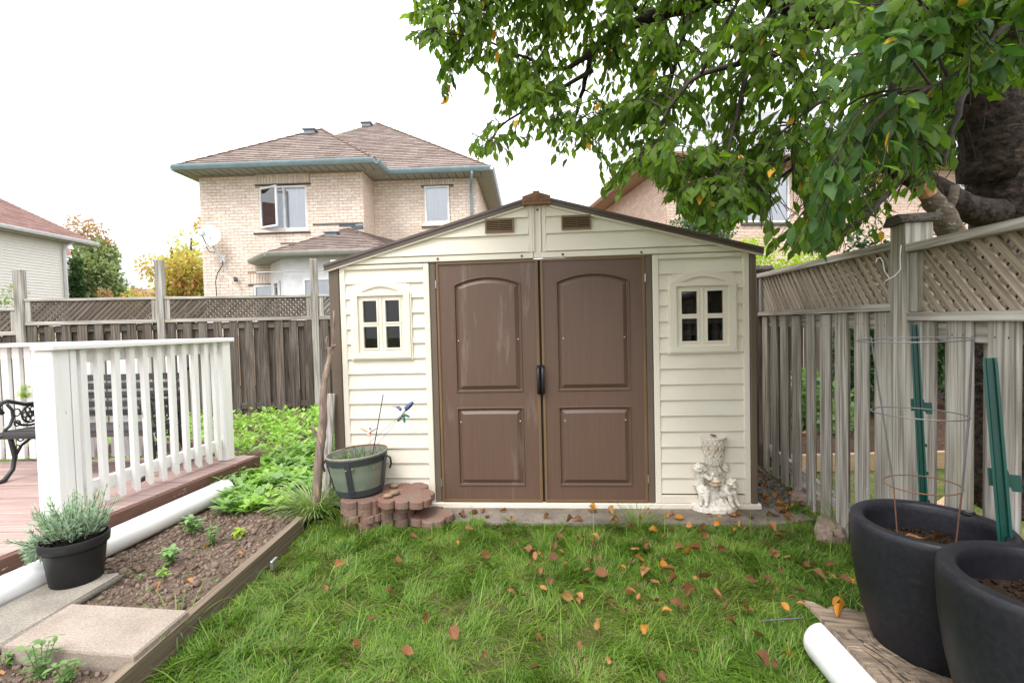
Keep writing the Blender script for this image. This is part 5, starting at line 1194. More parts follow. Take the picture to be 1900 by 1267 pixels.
b=MB(); h=.225; b.lathe([(.0,0),(.102,0),(.106,.004),(.127,h-.045),(.139,h-.044),(.143,h-.004),(.141,h),(.134,h),(.131,h-.01),(.118,h-.09)],40); b.build('pot','npot',npot,angle=40)
b=MB(); b.lathe([(.0,h-.05),(.129,h-.055)],24); b.build('soil','dirt',npot)
n=3400; o=npot.location
st_=[]
for k in range(150):
    a=random.uniform(0,2*PI); q=random.uniform(0,.09); l=random.uniform(.09,.25); d=Vector((math.cos(a)*random.uniform(.0,.52)-.08,math.sin(a)*random.uniform(.0,.52),random.uniform(.35,1.))).normalized()
    st_.append((Vector((q*math.cos(a)-.01,q*math.sin(a),h-.04)),d,l))
for k in range(36):
    st_.append((Vector((-.10,-.03,h-.02)),Vector((random.uniform(-1,-.35),random.uniform(-.5,.3),random.uniform(-.9,.3))).normalized(),random.uniform(.05,.13)))
b=MB(); pos=[];dr=[]
for (p_,d,l) in st_:
    b.tube([p_,p_+d*l*.5+Vector((0,0,-.005)),p_+d*l],[.0015,.0013,.001],4,cap=False)
    for j in range(20):
        t=(.25+.75*random.random()); pos.append(o+p_+d*l*t); dr.append(d*1.0+Vector(rdir(1)[0])*.75)
b.build('stem','twig',npot); pos=np.array(pos); dr=np.array(dr)
NV=[(0,0,0),(-.11,.4,.02),(.11,.4,.02),(0,1,-.03)]; scatter('foliage',NV,[(0,2,3,1)],basis(dr,rdir(len(pos))),pos,rng.uniform(.022,.042,len(pos)),'sage',parent=npot)
# soil clods, stones
def inpolyN(P_,poly): return np.array([inpoly(a,c,poly) for a,c in P_])
def rnd_in(poly,n):
    xs=[p[0] for p in poly]; ys=[p[1] for p in poly]; out=[]
    while len(out)<n:
        x,y=random.uniform(min(xs),max(xs)),random.uniform(min(ys),max(ys))
        if inpoly(x,y,poly): out.append((x,y))
    return np.array(out)
BED=[(-2.25,1.2),(-1.5,1.2),(-1.46,3.3),(-2.2,3.5),(-2.35,2.6)]
b=MB(); b.ball((0,0,0),1,6,jit=.28); pt_=rnd_in(BED,5200); z=np.array([zs(x,y) for x,y in pt_]); s=rng.gamma(1.6,.0026,len(pt_))+.0018
o=scatter('soil_clods',b.v,b.f,basis(rdir(len(pt_)),rdir(len(pt_))),np.column_stack([pt_,z+s*.3]),s,'clod',kind='stuff',label='small crumbs of dry soil and grit in the garden bed',cat='soil')
# ------------------------------------------------------------------ stone pavers beside the shed
def scallop(x,y,z,rot,nx,ny,label,rl_=.060,h=.047,grp='red scalloped pavers stacked beside the shed'):
    out=[]; W_=nx*rl_*1.8
    def lobes(p,q,n):
        p,q=Vector(p),Vector(q); dv=(q-p)/n; nr=Vector((dv.y,-dv.x)).normalized(); u=dv.normalized()
        for i in range(n):
            c=p+dv*(i+.5); rr=dv.length/2
            for k in range(7):
                a=PI*(k/6.); 
                if k==6 : continue
                out.append(tuple(c-u*rr*math.cos(a)+nr*rr*.75*math.sin(a)))
    w=nx*.098; d=ny*.098
    lobes((-w/2,-d/2),(w/2,-d/2),nx); lobes((w/2,-d/2),(w/2,d/2),ny); lobes((w/2,d/2),(-w/2,d/2),nx); lobes((-w/2,d/2),(-w/2,-d/2),ny)
    Mx=Matrix.Rotation(rot,4,'Z'); b=MB(); pr=[(p[0]*(1+random.uniform(-.012,.012)),p[1]*(1+random.uniform(-.012,.012))) for p in out]
    b.prism(pr,0,h-.005,axis='z',M_=Mx); n=len(pr); vs=[Mx@Vector((p[0],p[1],h-.005)) for p in pr]+[Mx@Vector((p[0]*.975,p[1]*.975,h)) for p in pr]
    F=[(i,(i+1)%n,(i+1)%n+n,i+n) for i in range(n)]+[tuple(i+n for i in t) for t in tessellate_polygon([[Vector((p[0],p[1],0)) for p in pr]])]
    b.add(vs,F); o=b.build('scalloped_paver','paver',label=label,cat='paver',group=grp); o.location=(x,y,z); return o
for k in range(4): scallop(-1.04+random.uniform(-.01,.01),3.34,.0+.048*k,R(-4),2,3,('bottom','second','third','topmost')[k]+' red paver in the stack under the oval zinc tub')
for k in range(3): scallop(-.82+random.uniform(-.008,.008),3.34,.0+.048*k,R(-3),2,2,('bottom','second','third')[k]+' red paver in the stack right of the tub, below the wide one')
scallop(-.745,3.27,.146,R(-5),3,2,'wide pinkish paver with scalloped front on top of the stack right of the tub')
scallop(-.81,3.45,.148,R(3),3,1,'pinkish paver at the back of the stack, touching the shed wall')
scallop(-.575,3.27,.014,R(60),2,2,'single low scalloped paver on the concrete pad by the left door')
for x,y,z,r_,lab in ((-.86,3.23,.203,.026,'smooth brown pebble at the front of the scalloped pavers'),(-.83,3.28,.205,.030,'brown pebble just behind the front pebble on the pavers'),(-.87,3.43,.205,.028,'rough stone chip on the pavers against the shed wall')):
    b=MB(); b.ball((0,0,0),r_,12,sc=(1.3,.9,.6),jit=.05); o=b.build('pebble','pebble',smooth=True,label=lab,cat='stone'); o.location=(x,y,z+.005); o.rotation_euler=(0,0,random.uniform(-.6,.6))
# ------------------------------------------------------------------ zinc tub
tub=thing('metal_tub','tilted oval mossy zinc tub with black bands standing on the red pavers','tub',(-1.09,3.37,.20))
Tt=Matrix.Rotation(R(-3.5),4,'Y'); hh=.27; ra,rb_=.208,.155
b=MB(); b.lathe([(.001,.004),(rb_,.004),(rb_+.004,.012),(ra-.004,hh-.02),(ra,hh-.004),(ra,hh),(ra-.006,hh),(ra-.010,hh-.02),(rb_+.03,.14),(rb_+.02,.10)],48,sy=.92,M_=Tt,cap=False); body=b.build('body','galv',tub,angle=40)
def band(z0,z1,name='band',m='band',off=.0035):
    f=lambda z: rb_+(ra-rb_)*z/hh+off; b=MB(); b.lathe([(f(z0)-.008,z0),(f(z0),z0),(f(z1),z1),(f(z1)-.008,z1)],48,sy=.92,M_=Tt,cap=False); b.build(name,m,tub,angle=40)
band(.0,.042); band(hh-.055,hh-.012)
b=MB(); b.lathe([(ra-.007,hh-.001),(ra-.005,hh+.006),(ra+.002,hh+.006),(ra+.003,hh-.003)],48,sy=.92,M_=Tt,cap=False); b.build('rim','conc',tub,smooth=True)
b=MB(); vs=[Tt@Vector(((ra-.002)*math.cos(a),(ra-.002)*.92*math.sin(a),hh+.006)) for a in [R(20+i*8) for i in range(15)]]; b.tube(vs,.006,6); b.build('rust_patch','rust',tub,smooth=True)
for az in (-92,-10,185,90):
    a=R(az); c,s=math.cos(a),math.sin(a); tn=Vector((-s,c,0)); f=lambda z: rb_+(ra-rb_)*z/hh+.007
    b=MB(); vs=[]
    for z in (.03,hh-.03):
        p=Vector((c*f(z),s*f(z)*.92,z)); vs+=[Tt@(p-tn*.019),Tt@(p+tn*.019),Tt@(p*1.0+tn*.019+Vector((c,s,0))*.006),Tt@(p-tn*.019+Vector((c,s,0))*.006)]
    b.add(vs,[(0,1,2,3),(4,7,6,5),(0,4,5,1),(1,5,6,2),(2,6,7,3),(3,7,4,0)]); b.build('strap','band',tub)
b=MB(); b.tube([Tt@Vector((ra+.005,-.03,hh-.03)),Tt@Vector((ra+.03,-.03,hh-.045)),Tt@Vector((ra+.034,-.03,hh-.09)),Tt@Vector((ra+.02,-.03,hh-.12))],.007,7); b.build('handle','blackp',tub)
b=MB(); b.tube([Tt@Vector((-ra-.005,-.02,hh-.03)),Tt@Vector((-ra-.03,-.02,hh-.06)),Tt@Vector((-ra-.02,-.02,hh-.11))],.007,7); b.build('handle','blackp',tub)
b=MB(); b.lathe([(.0,hh-.075),(rb_+.038,hh-.08)],24,sy=.92,M_=Tt); b.build('soil','dirt',tub)
n=260; a=rng.random(n)*2*PI; q=.17*np.sqrt(rng.random(n)); pos=np.stack([q*np.cos(a)-1.10,q*np.sin(a)*.9+3.33,np.full(n,.195+hh-.075)+rng.random(n)*.06],1)
scatter('weeds',LVS,LFS,basis(rdir(n)+np.array([0,0,.6]),rdir(n)),pos,rng.uniform(.014,.035,n),'weed',parent=tub)
for k in range(16):
    b=MB(); x,y=random.uniform(-.14,.14),random.uniform(-.12,.12); b.tube([(x,y,hh-.08),(x+random.uniform(-.03,.03),y,hh-.03),(x+random.uniform(-.07,.07),y,hh+random.uniform(-.01,.06))],[.002,.0015,.001],4); b.build('dry_stem','twig',tub)
# ornaments stuck in the tub
sd=thing('plant_stake','thin dark ribbed stake standing upright in the zinc tub','stake',(-1.1,3.36,.4)); b=MB(); b.tube([Vector((-1.0,3.36,.42)),P(711,732,3.36)],.0035,6); b.build('rod','band',sd,world=True)
hb_=thing('hummingbird_ornament','purple and green hummingbird ornament on two thin wires in the zinc tub','ornament',(-1.0,3.33,.5))
c=P(747,764,3.28); px_=3.28/900
def O2(dx,dy,dz=0.): return c+Vector((dx*px_,dz,-dy*px_))
b=MB(); b.tube([O2(8,-6,.01),O2(3,-4),O2(0,0),O2(-4,6),O2(-8,13)],[.004,.014,.017,.013,.004],12); bdy=b.build('body','hbw',hb_,world=True,smooth=True)
b=MB(); b.ball(O2(-8,-9),.011,12,sc=(1.2,.9,.9)); b.tube([O2(-2,-3),O2(-8,-9)],[.012,.009],8); b.build('head','hbp',hb_,world=True,smooth=True)
b=MB(); b.tube([O2(-10,-10),O2(-22,-10.5)],[.0028,.0008],6); b.build('beak','cable',hb_,world=True)
def wing(nm,p,q,w,m,dy=0.):
    p,q=Vector(p),Vector(q); d=(q-p); u=d.cross(Vector((0,1,0))).normalized(); b=MB(); vs=[];n=8
    for i in range(n+1):
        t=i/n; ww=w*(math.sin(PI*min(1,t*.80+.12))**.6); cc=p+d*t+Vector((0,dy*t,0)); vs+=[cc-u*ww+Vector((0,.004,0)),cc+Vector((0,-.006,0)),cc+u*ww+Vector((0,.004,0)),cc+Vector((0,.006,0))]
    F=[]
    for i in range(n):
        for k in range(4): F.append((4*i+k,4*i+(k+1)%4,4*i+4+(k+1)%4,4*i+4+k))
    F+=[(0,1,2,3),(4*n,4*n+3,4*n+2,4*n+1)]; b.add(vs,F); b.build(nm,m,hb_,world=True,smooth=True)
wing('wing',O2(1,-1),O2(22,-19),.017,'hbp',-.03); wing('wing',O2(0,2),O2(-11,19),.012,'hbp',.02); wing('tail_feather',O2(1,6),O2(3,21),.009,'hbg'); wing('tail_feather',O2(2,5),O2(13,10),.009,'hbg')
b=MB(); b.tube([O2(-6,8,.01),Vector((-1.13,3.34,.44))],.0014,5); b.build('wire','wire',hb_,world=True); b=MB(); b.tube([O2(-5,9,.01),Vector((-1.03,3.34,.44))],.0014,5); b.build('wire','wire',hb_,world=True)
bd_=thing('bird_ornament','small peach and white bird ornament with a red spot on a wire in the tub','ornament',(-1.15,3.3,.5)); c=P(686,801,3.3)
b=MB(); b.ball(c+Vector((0,0,.0)),.015,12,sc=(.9,.8,1.2)); b.ball(c+Vector((.003,0,.022)),.011,10); b.build('body','hbw',bd_,world=True,smooth=True)
b=MB(); b.ball(c+Vector((.004,-.008,.026)),.0065,8); b.ball(c+Vector((.006,-.010,-.002)),.006,8); b.build('red_patch','red',bd_,world=True,smooth=True)
hb_=bd_; wing('wing',c+Vector((-.005,0,.0)),c+Vector((-.065,0,.032)),.010,'orange'); wing('wing',c+Vector((.0,0,.0)),c+Vector((.05,0,.03)),.009,'hbw')
b=MB(); b.cbox(c+Vector((-.018,-.006,-.03)),c+Vector((.008,.004,-.012)),.002); b.build('foot_block','orange',bd_,world=True)
b=MB(); b.tube([c+Vector((0,0,-.015)),Vector((c.x+.002,3.3,.42))],.0014,5); b.build('wire','wire',bd_,world=True)
# ------------------------------------------------------------------ branch and plank leaning by the shed corner
stk=thing('dead_branch','crooked dead branch with peeling bark standing upright beside the zinc tub','branch',G(590,935,.0))
def Ps(x,y,Y=3.42): return P(x,y,Y)
b=MB(); limb(b,[(*Ps(585,955,3.38),.027),(*Ps(589,900,3.38),.030),(*Ps(593,840,3.40),.031),(*Ps(599,780,3.42),.028),(*Ps(601,715,3.43),.023),(*Ps(611,672,3.45),.022),(*Ps(613,645,3.47),.017)],12,6,.10,.002); b.build('stem','stick',stk,world=True,smooth=True)
for pts in ([(611,650,3.47,.010),(606,635,3.47,.009),(607,624,3.47,.006)],[(613,652,3.47,.014),(618,640,3.47,.012),(619,610,3.48,.010),(620,576,3.5,.007)],[(592,812,3.42,.014),(583,800,3.42,.013),(577,791,3.41,.009)],[(616,643,3.46,.010),(624,640,3.46,.007)],[(612,647,3.47,.009),(604,645,3.46,.005)],[(596,770,3.43,.012),(601,757,3.42,.006)],[(592,865,3.40,.015),(598,858,3.39,.008)]):
    b=MB(); limb(b,[Pr(*p) for p in pts],8,3,.12); b.build('side_shoot','stick',stk,world=True,smooth=True)
lpk=thing('plank','short grey plank leaning against the left corner of the shed','plank',(-1.33,3.55,0)); b=MB()
a1,a2=Vector((-1.395,3.50,.0)),Vector((-1.345,3.575,.86)); zz=(a2-a1).normalized(); xx=Vector((1,-.1,0)); xx=(xx-zz*xx.dot(zz)).normalized(); yy=zz.cross(xx)
b.cbox((-.028,-.012,0),(.028,.012,.865),.003,Matrix(((xx.x,yy.x,zz.x,a1.x),(xx.y,yy.y,zz.y,a1.y),(xx.z,yy.z,zz.z,a1.z),(0,0,0,1)))); b.build('board','grey_z',lpk,world=True)
# ------------------------------------------------------------------ statue
SP=G(1330,951,.0); stt=thing('cherub_statue','chalky white garden statue of three cherubs holding up a tall vase','statue',(SP.x,SP.y+.05,.012))
def rem(o,v=.0035):
    m_=o.modifiers.new('union','REMESH'); m_.mode='VOXEL'; m_.voxel_size=v; m_.use_smooth_shade=True; m2=o.modifiers.new('soft','SMOOTH'); m2.iterations=2; m2.factor=.5; return o
b=MB(); b.lathe([(0,0),(.148,0),(.152,.012),(.146,.022),(.149,.034),(.128,.05),(.09,.066),(.05,.10),(.0,.13)],40,sy=.78)
for k in range(34):
    a=random.uniform(0,2*PI); q=random.uniform(.02,.11); b.ball((q*math.cos(a),q*.75*math.sin(a),.05+.06*(1-q/.12)),random.uniform(.012,.026),7,jit=.2)
b.tube([(-.005,0,.05),(-.01,.0,.16),(0,.0,.20)],[.055,.045,.03],10); rem(b.build('base','statue',stt),.005); stt.scale=(1.1,1.05,.9)
b=MB(); b.lathe([(.0,.195),(.018,.195),(.034,.215),(.036,.235),(.030,.245),(.022,.255),(.026,.27),(.0,.272)],20,c=(-.012,-.055,0)); b.build('urn','statue',stt,smooth=True)
b=MB(); b.lathe([(.0365,.228),(.0385,.234),(.0365,.240)],20,c=(-.012,-.055,0)); b.build('urn_band','ochre',stt,smooth=True)
b=MB(); b.lathe([(.0,.10),(.030,.15),(.034,.25),(.040,.29),(.038,.31),(.049,.335),(.055,.36),(.062,.44),(.070,.52),(.073,.548),(.079,.558),(.078,.566),(.069,.566),(.060,.50),(.0,.49)],36); vs_=b.build('vase','statue',stt,angle=60)
b=MB()
for k in range(16):   # lattice ribs running round the vase
    for sg in (1,-1):
        pts=[]
        for j in range(9):
            z=.345+.20*j/8; rr=.052+.0225*j/8+.0015; a=2*PI*k/16*1.0+sg*.32*math.sin(PI*j/8*2.); pts.append((rr*math.cos(a),rr*math.sin(a),z))
        b.tube(pts,.0032,5)
b.build('vase_ribs','statue',vs_,smooth=True)
b=MB()
for k in range(8):
    a=2*PI*k/8-PI/2+.05; 
    for (z,h_,w_) in ((.49,.024,.007),(.425,.008,.006)):
        aa=a+(PI/8 if z<.45 else 0); rr=.052+.0225*(z-.345)/.2+.001; Mx=Matrix.Rotation(aa,4,'Z'); b.ball(Mx@Vector((rr,0,z)),1,8,sc=(.003,w_,h_),M_=Mx)
b.build('vase_inlays','ochre',vs_,smooth=True)
def cherub(hd,neck,chest,hip,k1,f1,k2,f2,s1,e1,h1,s2,e2,h2,look,back=False):
    b=MB(); hd=Vector(hd)
    b.ball(hd,.031,14,sc=(.92,1.0,1.1)); lk=Vector(look).normalized(); sd=lk.cross(Vector((0,0,1))).normalized()
    b.ball(hd+lk*.031+Vector((0,0,-.003)),.0065,8); b.ball(hd+lk*.027+Vector((0,0,-.016)),.011,8); b.ball(hd+lk*.024+sd*.013+Vector((0,0,-.010)),.011,8); b.ball(hd+lk*.024-sd*.013+Vector((0,0,-.010)),.011,8)
    b.ball(hd+lk*.028+Vector((0,0,.012)),.010,8,sc=(1.3,1.3,.6)); b.ball(hd+sd*.030,.008,6); b.ball(hd-sd*.030,.008,6)
    for q in range(34):
        d=Vector(rdir(1)[0]); 
        if d.dot(lk)>.45 or d.z<-.25: continue
        b.ball(hd+Vector((d.x*.031,d.y*.033,d.z*.034)),random.uniform(.0065,.0095),6)
    b.tube([hd+Vector((0,0,-.02)),neck],[.014,.015],8)
    b.tube([neck,chest,Vector(chest).lerp(Vector(hip),.5),hip],[.021,.033,.030,.034],12)
    b.ball(Vector(hip)-lk*.01,.036,10)
    b.tube([hip,k1],[.026,.020],9); b.tube([k1,f1],[.020,.012],9); b.tube([f1,Vector(f1)+lk*.022+Vector((0,0,-.006))],[.012,.008],8)
    b.tube([hip,k2],[.026,.020],9); b.tube([k2,f2],[.020,.012],9); b.tube([f2,Vector(f2)+lk*.022+Vector((0,0,-.006))],[.012,.008],8)
    for s,e,h in ((s1,e1,h1),(s2,e2,h2)):
        b.tube([s,e],[.016,.0125],8); b.tube([e,h],[.013,.009],8); b.ball(h,.0105,8)
        for q in range(4):
            dv=(Vector(h)-Vector(e)).normalized(); b.tube([h,Vector(h)+dv*.014+Vector((0,0,.006-.004*q))],[.0035,.0025],5)
    rem(b.build('cherub','statue',stt),.0030)
cherub((-.108,-.035,.335),(-.095,-.025,.302),(-.088,-.02,.272),(-.098,-.01,.19),(-.07,-.075,.175),(-.078,-.085,.075),(-.10,-.06,.14),(-.105,-.06,.07),(-.078,-.05,.285),(-.05,-.075,.255),(-.022,-.055,.292),(-.07,.01,.285),(-.03,.02,.31),(.0,.02,.34),(-.35,-1,-.15))
cherub((.066,.0,.328),(.06,.005,.298),(.052,.01,.27),(.045,.015,.20),(.06,-.03,.15),(.06,-.03,.08),(.03,.03,.14),(.03,.05,.08),(.04,-.02,.28),(.03,-.04,.30),(.015,-.045,.33),(.07,.03,.275),(.05,.06,.29),(.02,.05,.32),(.3,-1,-.35))
cherub((.090,-.068,.222),(.072,-.05,.195),(.058,-.04,.172),(.048,-.02,.118),(.065,-.085,.145),(.075,-.095,.07),(.108,-.055,.14),(.118,-.075,.065),(.045,-.07,.185),(.05,-.095,.155),(.07,-.098,.145),(.085,-.035,.18),(.11,-.05,.155),(.108,-.07,.15),(.55,-.8,-.45))
b=MB()
for k in range(9): b.ball((-.10+.012*k,-.03-.01*math.sin(k),.165+.01*math.sin(k*2)),.022-.001*k,8)
rem(b.build('drapery','statue',stt),.004)
# ------------------------------------------------------------------ loose stones and gravel by the right fence
for px_,py_,sx_,sy_,lab in ((1492,918,.15,.07,'long pinkish stone lying at the foot of the fence, further one'),(1543,984,.13,.08,'pinkish stone half buried at the foot of the fence, nearer one'),(1520,938,.07,.05,'small grey stone between the two pinkish ones')):
    q=G(px_,py_,.03); b=MB(); b.cbox((-sx_,-sy_,-.05),(sx_,sy_,.045),.018,Matrix.Rotation(R(52),4,'Z')); 
    b.v=[(x+random.uniform(-.008,.008),y+random.uniform(-.008,.008),z+random.uniform(-.006,.006)) for x,y,z in b.v]
    o=b.build('stone','stone',label=lab,cat='stone'); o.location=q
GV=[(1.78,3.25),(2.02,3.4),(2.35,5.2),(1.75,5.2),(1.74,3.5)]
b=MB(); b.ball((0,0,0),1,6,jit=.3); pt_=rnd_in(GV,2600); s=rng.uniform(.004,.014,len(pt_))
scatter('gravel',b.v,b.f,basis(rdir(len(pt_)),rdir(len(pt_))),np.column_stack([pt_,np.full(len(pt_),.012)+s*.3]),s,'gravel',kind='stuff',label='dark gravel and leaf litter between the shed and the fence',cat='gravel')
rd=thing('metal_rod','thin grey rod lying in the grass left of the plywood board','rod',G(1450,1147,.06)); b=MB(); b.tube([G(1412,1151,.055),G(1490,1146,.065)],.004,6); b.build('rod','wire',rd,world=True)
# ================================================================== PLANTS ON THE GROUND
def cover(name,poly,n,lab,m,size,npl=7,hgt=.06,up_=.5,label_cat='ground cover',lv=LV,lf=LF,zf=zs,**k):
    c=rnd_in(poly,n); p=[];d=[];s=[]
    for (x,y) in c:
        z=zf(x,y)+random.uniform(0,hgt*.4); q=random.uniform(.7,1.3); a0=random.uniform(0,6)
        for j in range(npl):
            a=a0+j*2.4+random.uniform(-.3,.3); p.append((x+.01*math.cos(a),y+.01*math.sin(a),z+random.uniform(0,hgt))); d.append((math.cos(a),math.sin(a),random.uniform(up_*.3,up_*1.8))); s.append(size*q*random.uniform(.6,1.15))
    p=np.array(p);d=np.array(d);s=np.array(s)
    return scatter(name,lv,lf,basis(d,np.tile([0,0,1.],(len(p),1))+rng.normal(size=(len(p),3))*.2),p,s,m,**k)
G1=[(-2.32,3.48),(-1.95,3.25),(-1.5,3.3),(-1.42,3.7),(-1.4,7.2),(-4.4,7.0),(-5,4.45),(-2.4,4.4)]
G1n=[(-2.36,3.55),(-1.95,3.28),(-1.52,3.36),(-1.45,5.2),(-2.3,5.2)]
cover('ground_cover',G1n,330,'','cover',.074,9,.07,kind='stuff',label='bright green broad leaved ground cover left of the shed',cat='ground cover')
cover('ground_cover',G1n,120,'','cover2',.08,6,.10,kind='stuff',label='pale leaves among the ground cover left of the shed',cat='ground cover')
cover('ground_cover',[(-2.4,4.5),(-1.42,4.6),(-1.4,7.2),(-6.5,6.6),(-6.5,4.5)],900,'','cover',.08,7,.14,lv=LVS,lf=LFS,kind='stuff',label='dense green weeds in front of the dark back fence',cat='weeds')
cover('ground_cover',[(-1.75,4.4),(-1.4,4.0),(-1.4,6.8),(-2.2,6.8)],260,'','weed',.055,12,.42,lv=LVS,lf=LFS,kind='stuff',label='taller weeds against the left wall of the shed',cat='weeds')
cover('ground_cover',BED,46,'','weed',.02,6,.01,lv=LVS,lf=LFS,kind='stuff',label='tiny seedlings scattered over the garden soil',cat='seedlings')
def plant(lab,px_,py_,nst,hgt,lsz,m,z0=.06,cat='plant',spread=.6,npl=3):
    o=G(px_,py_,z0); t=thing('leafy_plant',lab,cat,o); b=MB(); p=[];d=[]
    for k in range(nst):
        a=random.uniform(0,2*PI); dv=Vector((math.cos(a)*spread*random.random(),math.sin(a)*spread*random.random(),1)).normalized(); h_=hgt*random.uniform(.6,1)
        b.tube([Vector((0,0,0)),dv*h_*.5,dv*h_],[.0022,.0018,.0012],5)
        n=int(h_/.028)+1
        for j in range(1,n+1):
            for q in range(npl):
                aa=a+j*1.5+q*2*PI/npl; p.append(o+dv*h_*j/n); d.append((math.cos(aa),math.sin(aa),random.uniform(-.1,.5)))
    b.build('stem','weed',t); p=np.array(p);d=np.array(d); scatter('foliage',LV,LF,basis(d,np.tile([0,0,1.],(len(p),1))+rng.normal(size=(len(p),3))*.15),p,lsz*rng.uniform(.6,1.2,len(p)),m,parent=t)
plant('pale green fleshy leaved plant in the bed, left of two',318,1045,5,.10,.048,'cover2'); plant('fleshy leaved plant further back in the bed, right of two',360,990,6,.12,.048,'cover2'); plant('darker green small plant right beside the fleshy one',395,1010,5,.11,.035,'weed')
plant('small bright seedling in the middle of the bed, near its front',308,1072,3,.06,.035,'cover'); plant('yellow green sprout with upright leaves near the bed edging',445,996,3,.06,.05,'lime',spread=.3); plant('small weed near the far end of the bed',260,1075,2,.02,.03,'weed')
plant('tall spindly weed in the bottom left corner',75,1262,6,.20,.032,'weed',.05,spread=.5,npl=2); plant('short weed at the lower left edge, beside the spindly one',15,1235,3,.05,.032,'weed'); plant('leafy weed in front of the paving slab corner',125,1270,4,.12,.035,'weed',.05)
plant('trailing green vine shoot on the bench back behind the railing',140,752,5,.16,.05,'lime',.75,spread=1.2)
plant('light green vine shoot showing above the left bench arm',52,740,5,.12,.05,'lime',.80,spread=1.5)
# striped grass clump round the dead branch
def tuft(name,cx,cy,n,ln,wd,m,spread,arch_,z0=.02,**k):
    a=rng.random(n)*2*PI; q=rng.random(n)*spread; pos=np.stack([cx+q*np.cos(a),cy+q*np.sin(a),np.full(n,z0)],1)
    lean=rng.uniform(.15,1.,n); d=np.stack([np.cos(a)*lean,np.sin(a)*lean,np.full(n,1.)],1)
    V=[(x*wd,y,-z*arch_) for x,y,z in [(-.5,0,0),(.5,0,0),(-.48,.3,.04),(.48,.3,.04),(-.4,.55,.18),(.4,.55,.18),(-.28,.78,.42),(.28,.78,.42),(0,.95,.75)]]
    F=[(0,1,3,2),(2,3,5,4),(4,5,7,6),(6,7,8)]
    return scatter(name,V,F,basis(d,np.tile([0,0,1.],(n,1))),pos,ln*rng.uniform(.6,1.15,n),m,**k)
q=G(588,958,0); tg=thing('striped_grass_clump','arching clump of striped grass around the foot of the dead branch','grass clump',(q.x,q.y,0))
tuft('blades',q.x-.01,q.y-.02,330,.28,.028,'liri',.09,.9,parent=tg); tuft('green_blades',q.x+.04,q.y+.0,140,.28,.022,'grass',.10,.9,parent=tg)
for (x,y,n,l,lab) in ((640,985,90,.18,'loose tuft of long grass in front of the stacked pavers'),(1185,985,110,.17,'tall dark tuft of grass at the edge of the concrete pad'),(330,1190,26,.22,'long grass blades growing over the timber edging by the slab'),(1560,1000,40,.22,'long grass blades at the foot of the grey pickets')):
    q=G(x,y,0); tg=thing('grass_tuft',lab,'grass tuft',(q.x,q.y,0)); tuft('blades',q.x,q.y,n,l,.022,'grass',.09,.7,parent=tg)
# lawn grass
LAWN=[(-1.42,1.15),(1.25,1.15),(1.45,1.9),(fenceX(2.2)+.05,2.2),(fenceX(3.3)+.03,3.3),(1.75,3.45),(1.9,3.1),(.9,3.16),(-.5,3.24),(-.62,3.14),(-1.36,3.16),(-1.40,3.3)]
n=105000; pt_=[]
xs=rng.uniform(-1.45,2.1,n*2); ys=1.15+(3.5-1.15)*rng.random(n*2)
k=0
ok=[i for i in range(len(xs)) if inpoly(xs[i],ys[i],LAWN)][:n]
xs=xs[ok]; ys=ys[ok]
keep=np.array([nz(x,y,3.3,7)+.35*nz(x,y,11,1)>-.42 or random.random()<.35 for x,y in zip(xs,ys)]); xs=xs[keep]; ys=ys[keep]; n=len(xs); print('blades',n)
z=np.array([zl(x,y) for x,y in zip(xs,ys)])
cell=np.array([mnoise.cell_vector(Vector((x*9+.6*nz(x,y,5),y*9+.6*nz(y,x,5),0))) for x,y in zip(xs,ys)])   # tufts share a lean
f1=np.array([nz(x,y,1.7,3) for x,y in zip(xs,ys)]); f2=np.array([nz(x,y,5.5,8) for x,y in zip(xs,ys)])
an=cell[:,0]*2*PI+rng.normal(size=n)*.85; lean=np.clip(.6+cell[:,1]*1.1+rng.normal(size=n)*.4,0.05,2.6)
d=np.stack([np.cos(an)*lean,np.sin(an)*lean,np.ones(n)],1); upv=-d*np.array([1,1,0])*1.; upv[:,2]=1.
ln=(.038+.022*cell[:,2]+.022*f1+.014*f2)*rng.uniform(.6,1.35,n); ln=np.clip(ln,.018,.14)
GVt=[(x*.072,y,-zz*.75) for x,y,zz in BV]
var=np.clip(.42+.45*f1+.35*f2+rng.normal(size=n)*.24,0.01,.99)
dry=rng.random(n)<np.clip(.14+.32*(-f2)-.12*f1,0.04,.42)
sel=~dry
rt=basis(d,upv)
scatter('lawn_grass',GVt,BF,rt[sel],np.column_stack([xs,ys,z])[sel],ln[sel],'grass',var=var[sel],kind='stuff',label='thick green lawn grass in front of the shed',cat='grass')
lg=np.where(sel)[0]; lg=rng.choice(lg,1700,replace=False)
GVl=[(x*.034,y,-zz*.9) for x,y,zz in BV]
scatter('long_grass_blades',GVl,BF,basis(d[lg]*np.array([1,1,.8]),upv[lg]),np.column_stack([xs,ys,z])[lg],rng.uniform(.10,.19,len(lg)),'grass',kind='stuff',label='long pale arching blades standing out of the lawn',cat='grass')
scatter('lawn_grass',GVt,BF,rt[dry],np.column_stack([xs,ys,z-.004])[dry],ln[dry]*.95,'grassdry',var=rng.random(dry.sum()),kind='stuff',label='dry straw coloured blades among the lawn grass',cat='grass')
nn=9000; pt_=rnd_in([(fenceX(1.0)+.2,1.0),(6,1.0),(6,4.1),(fenceX(4.1)+.25,4.1)],nn); dd=rdir(nn); dd[:,2]=np.abs(dd[:,2])+.5
scatter('lawn_grass',GVt,BF,basis(dd,rdir(nn)),np.column_stack([pt_,np.zeros(nn)]),rng.uniform(.03,.07,nn),'grass',kind='stuff',label='thin patchy grass in the neighbouring yard beyond the pickets',cat='grass')
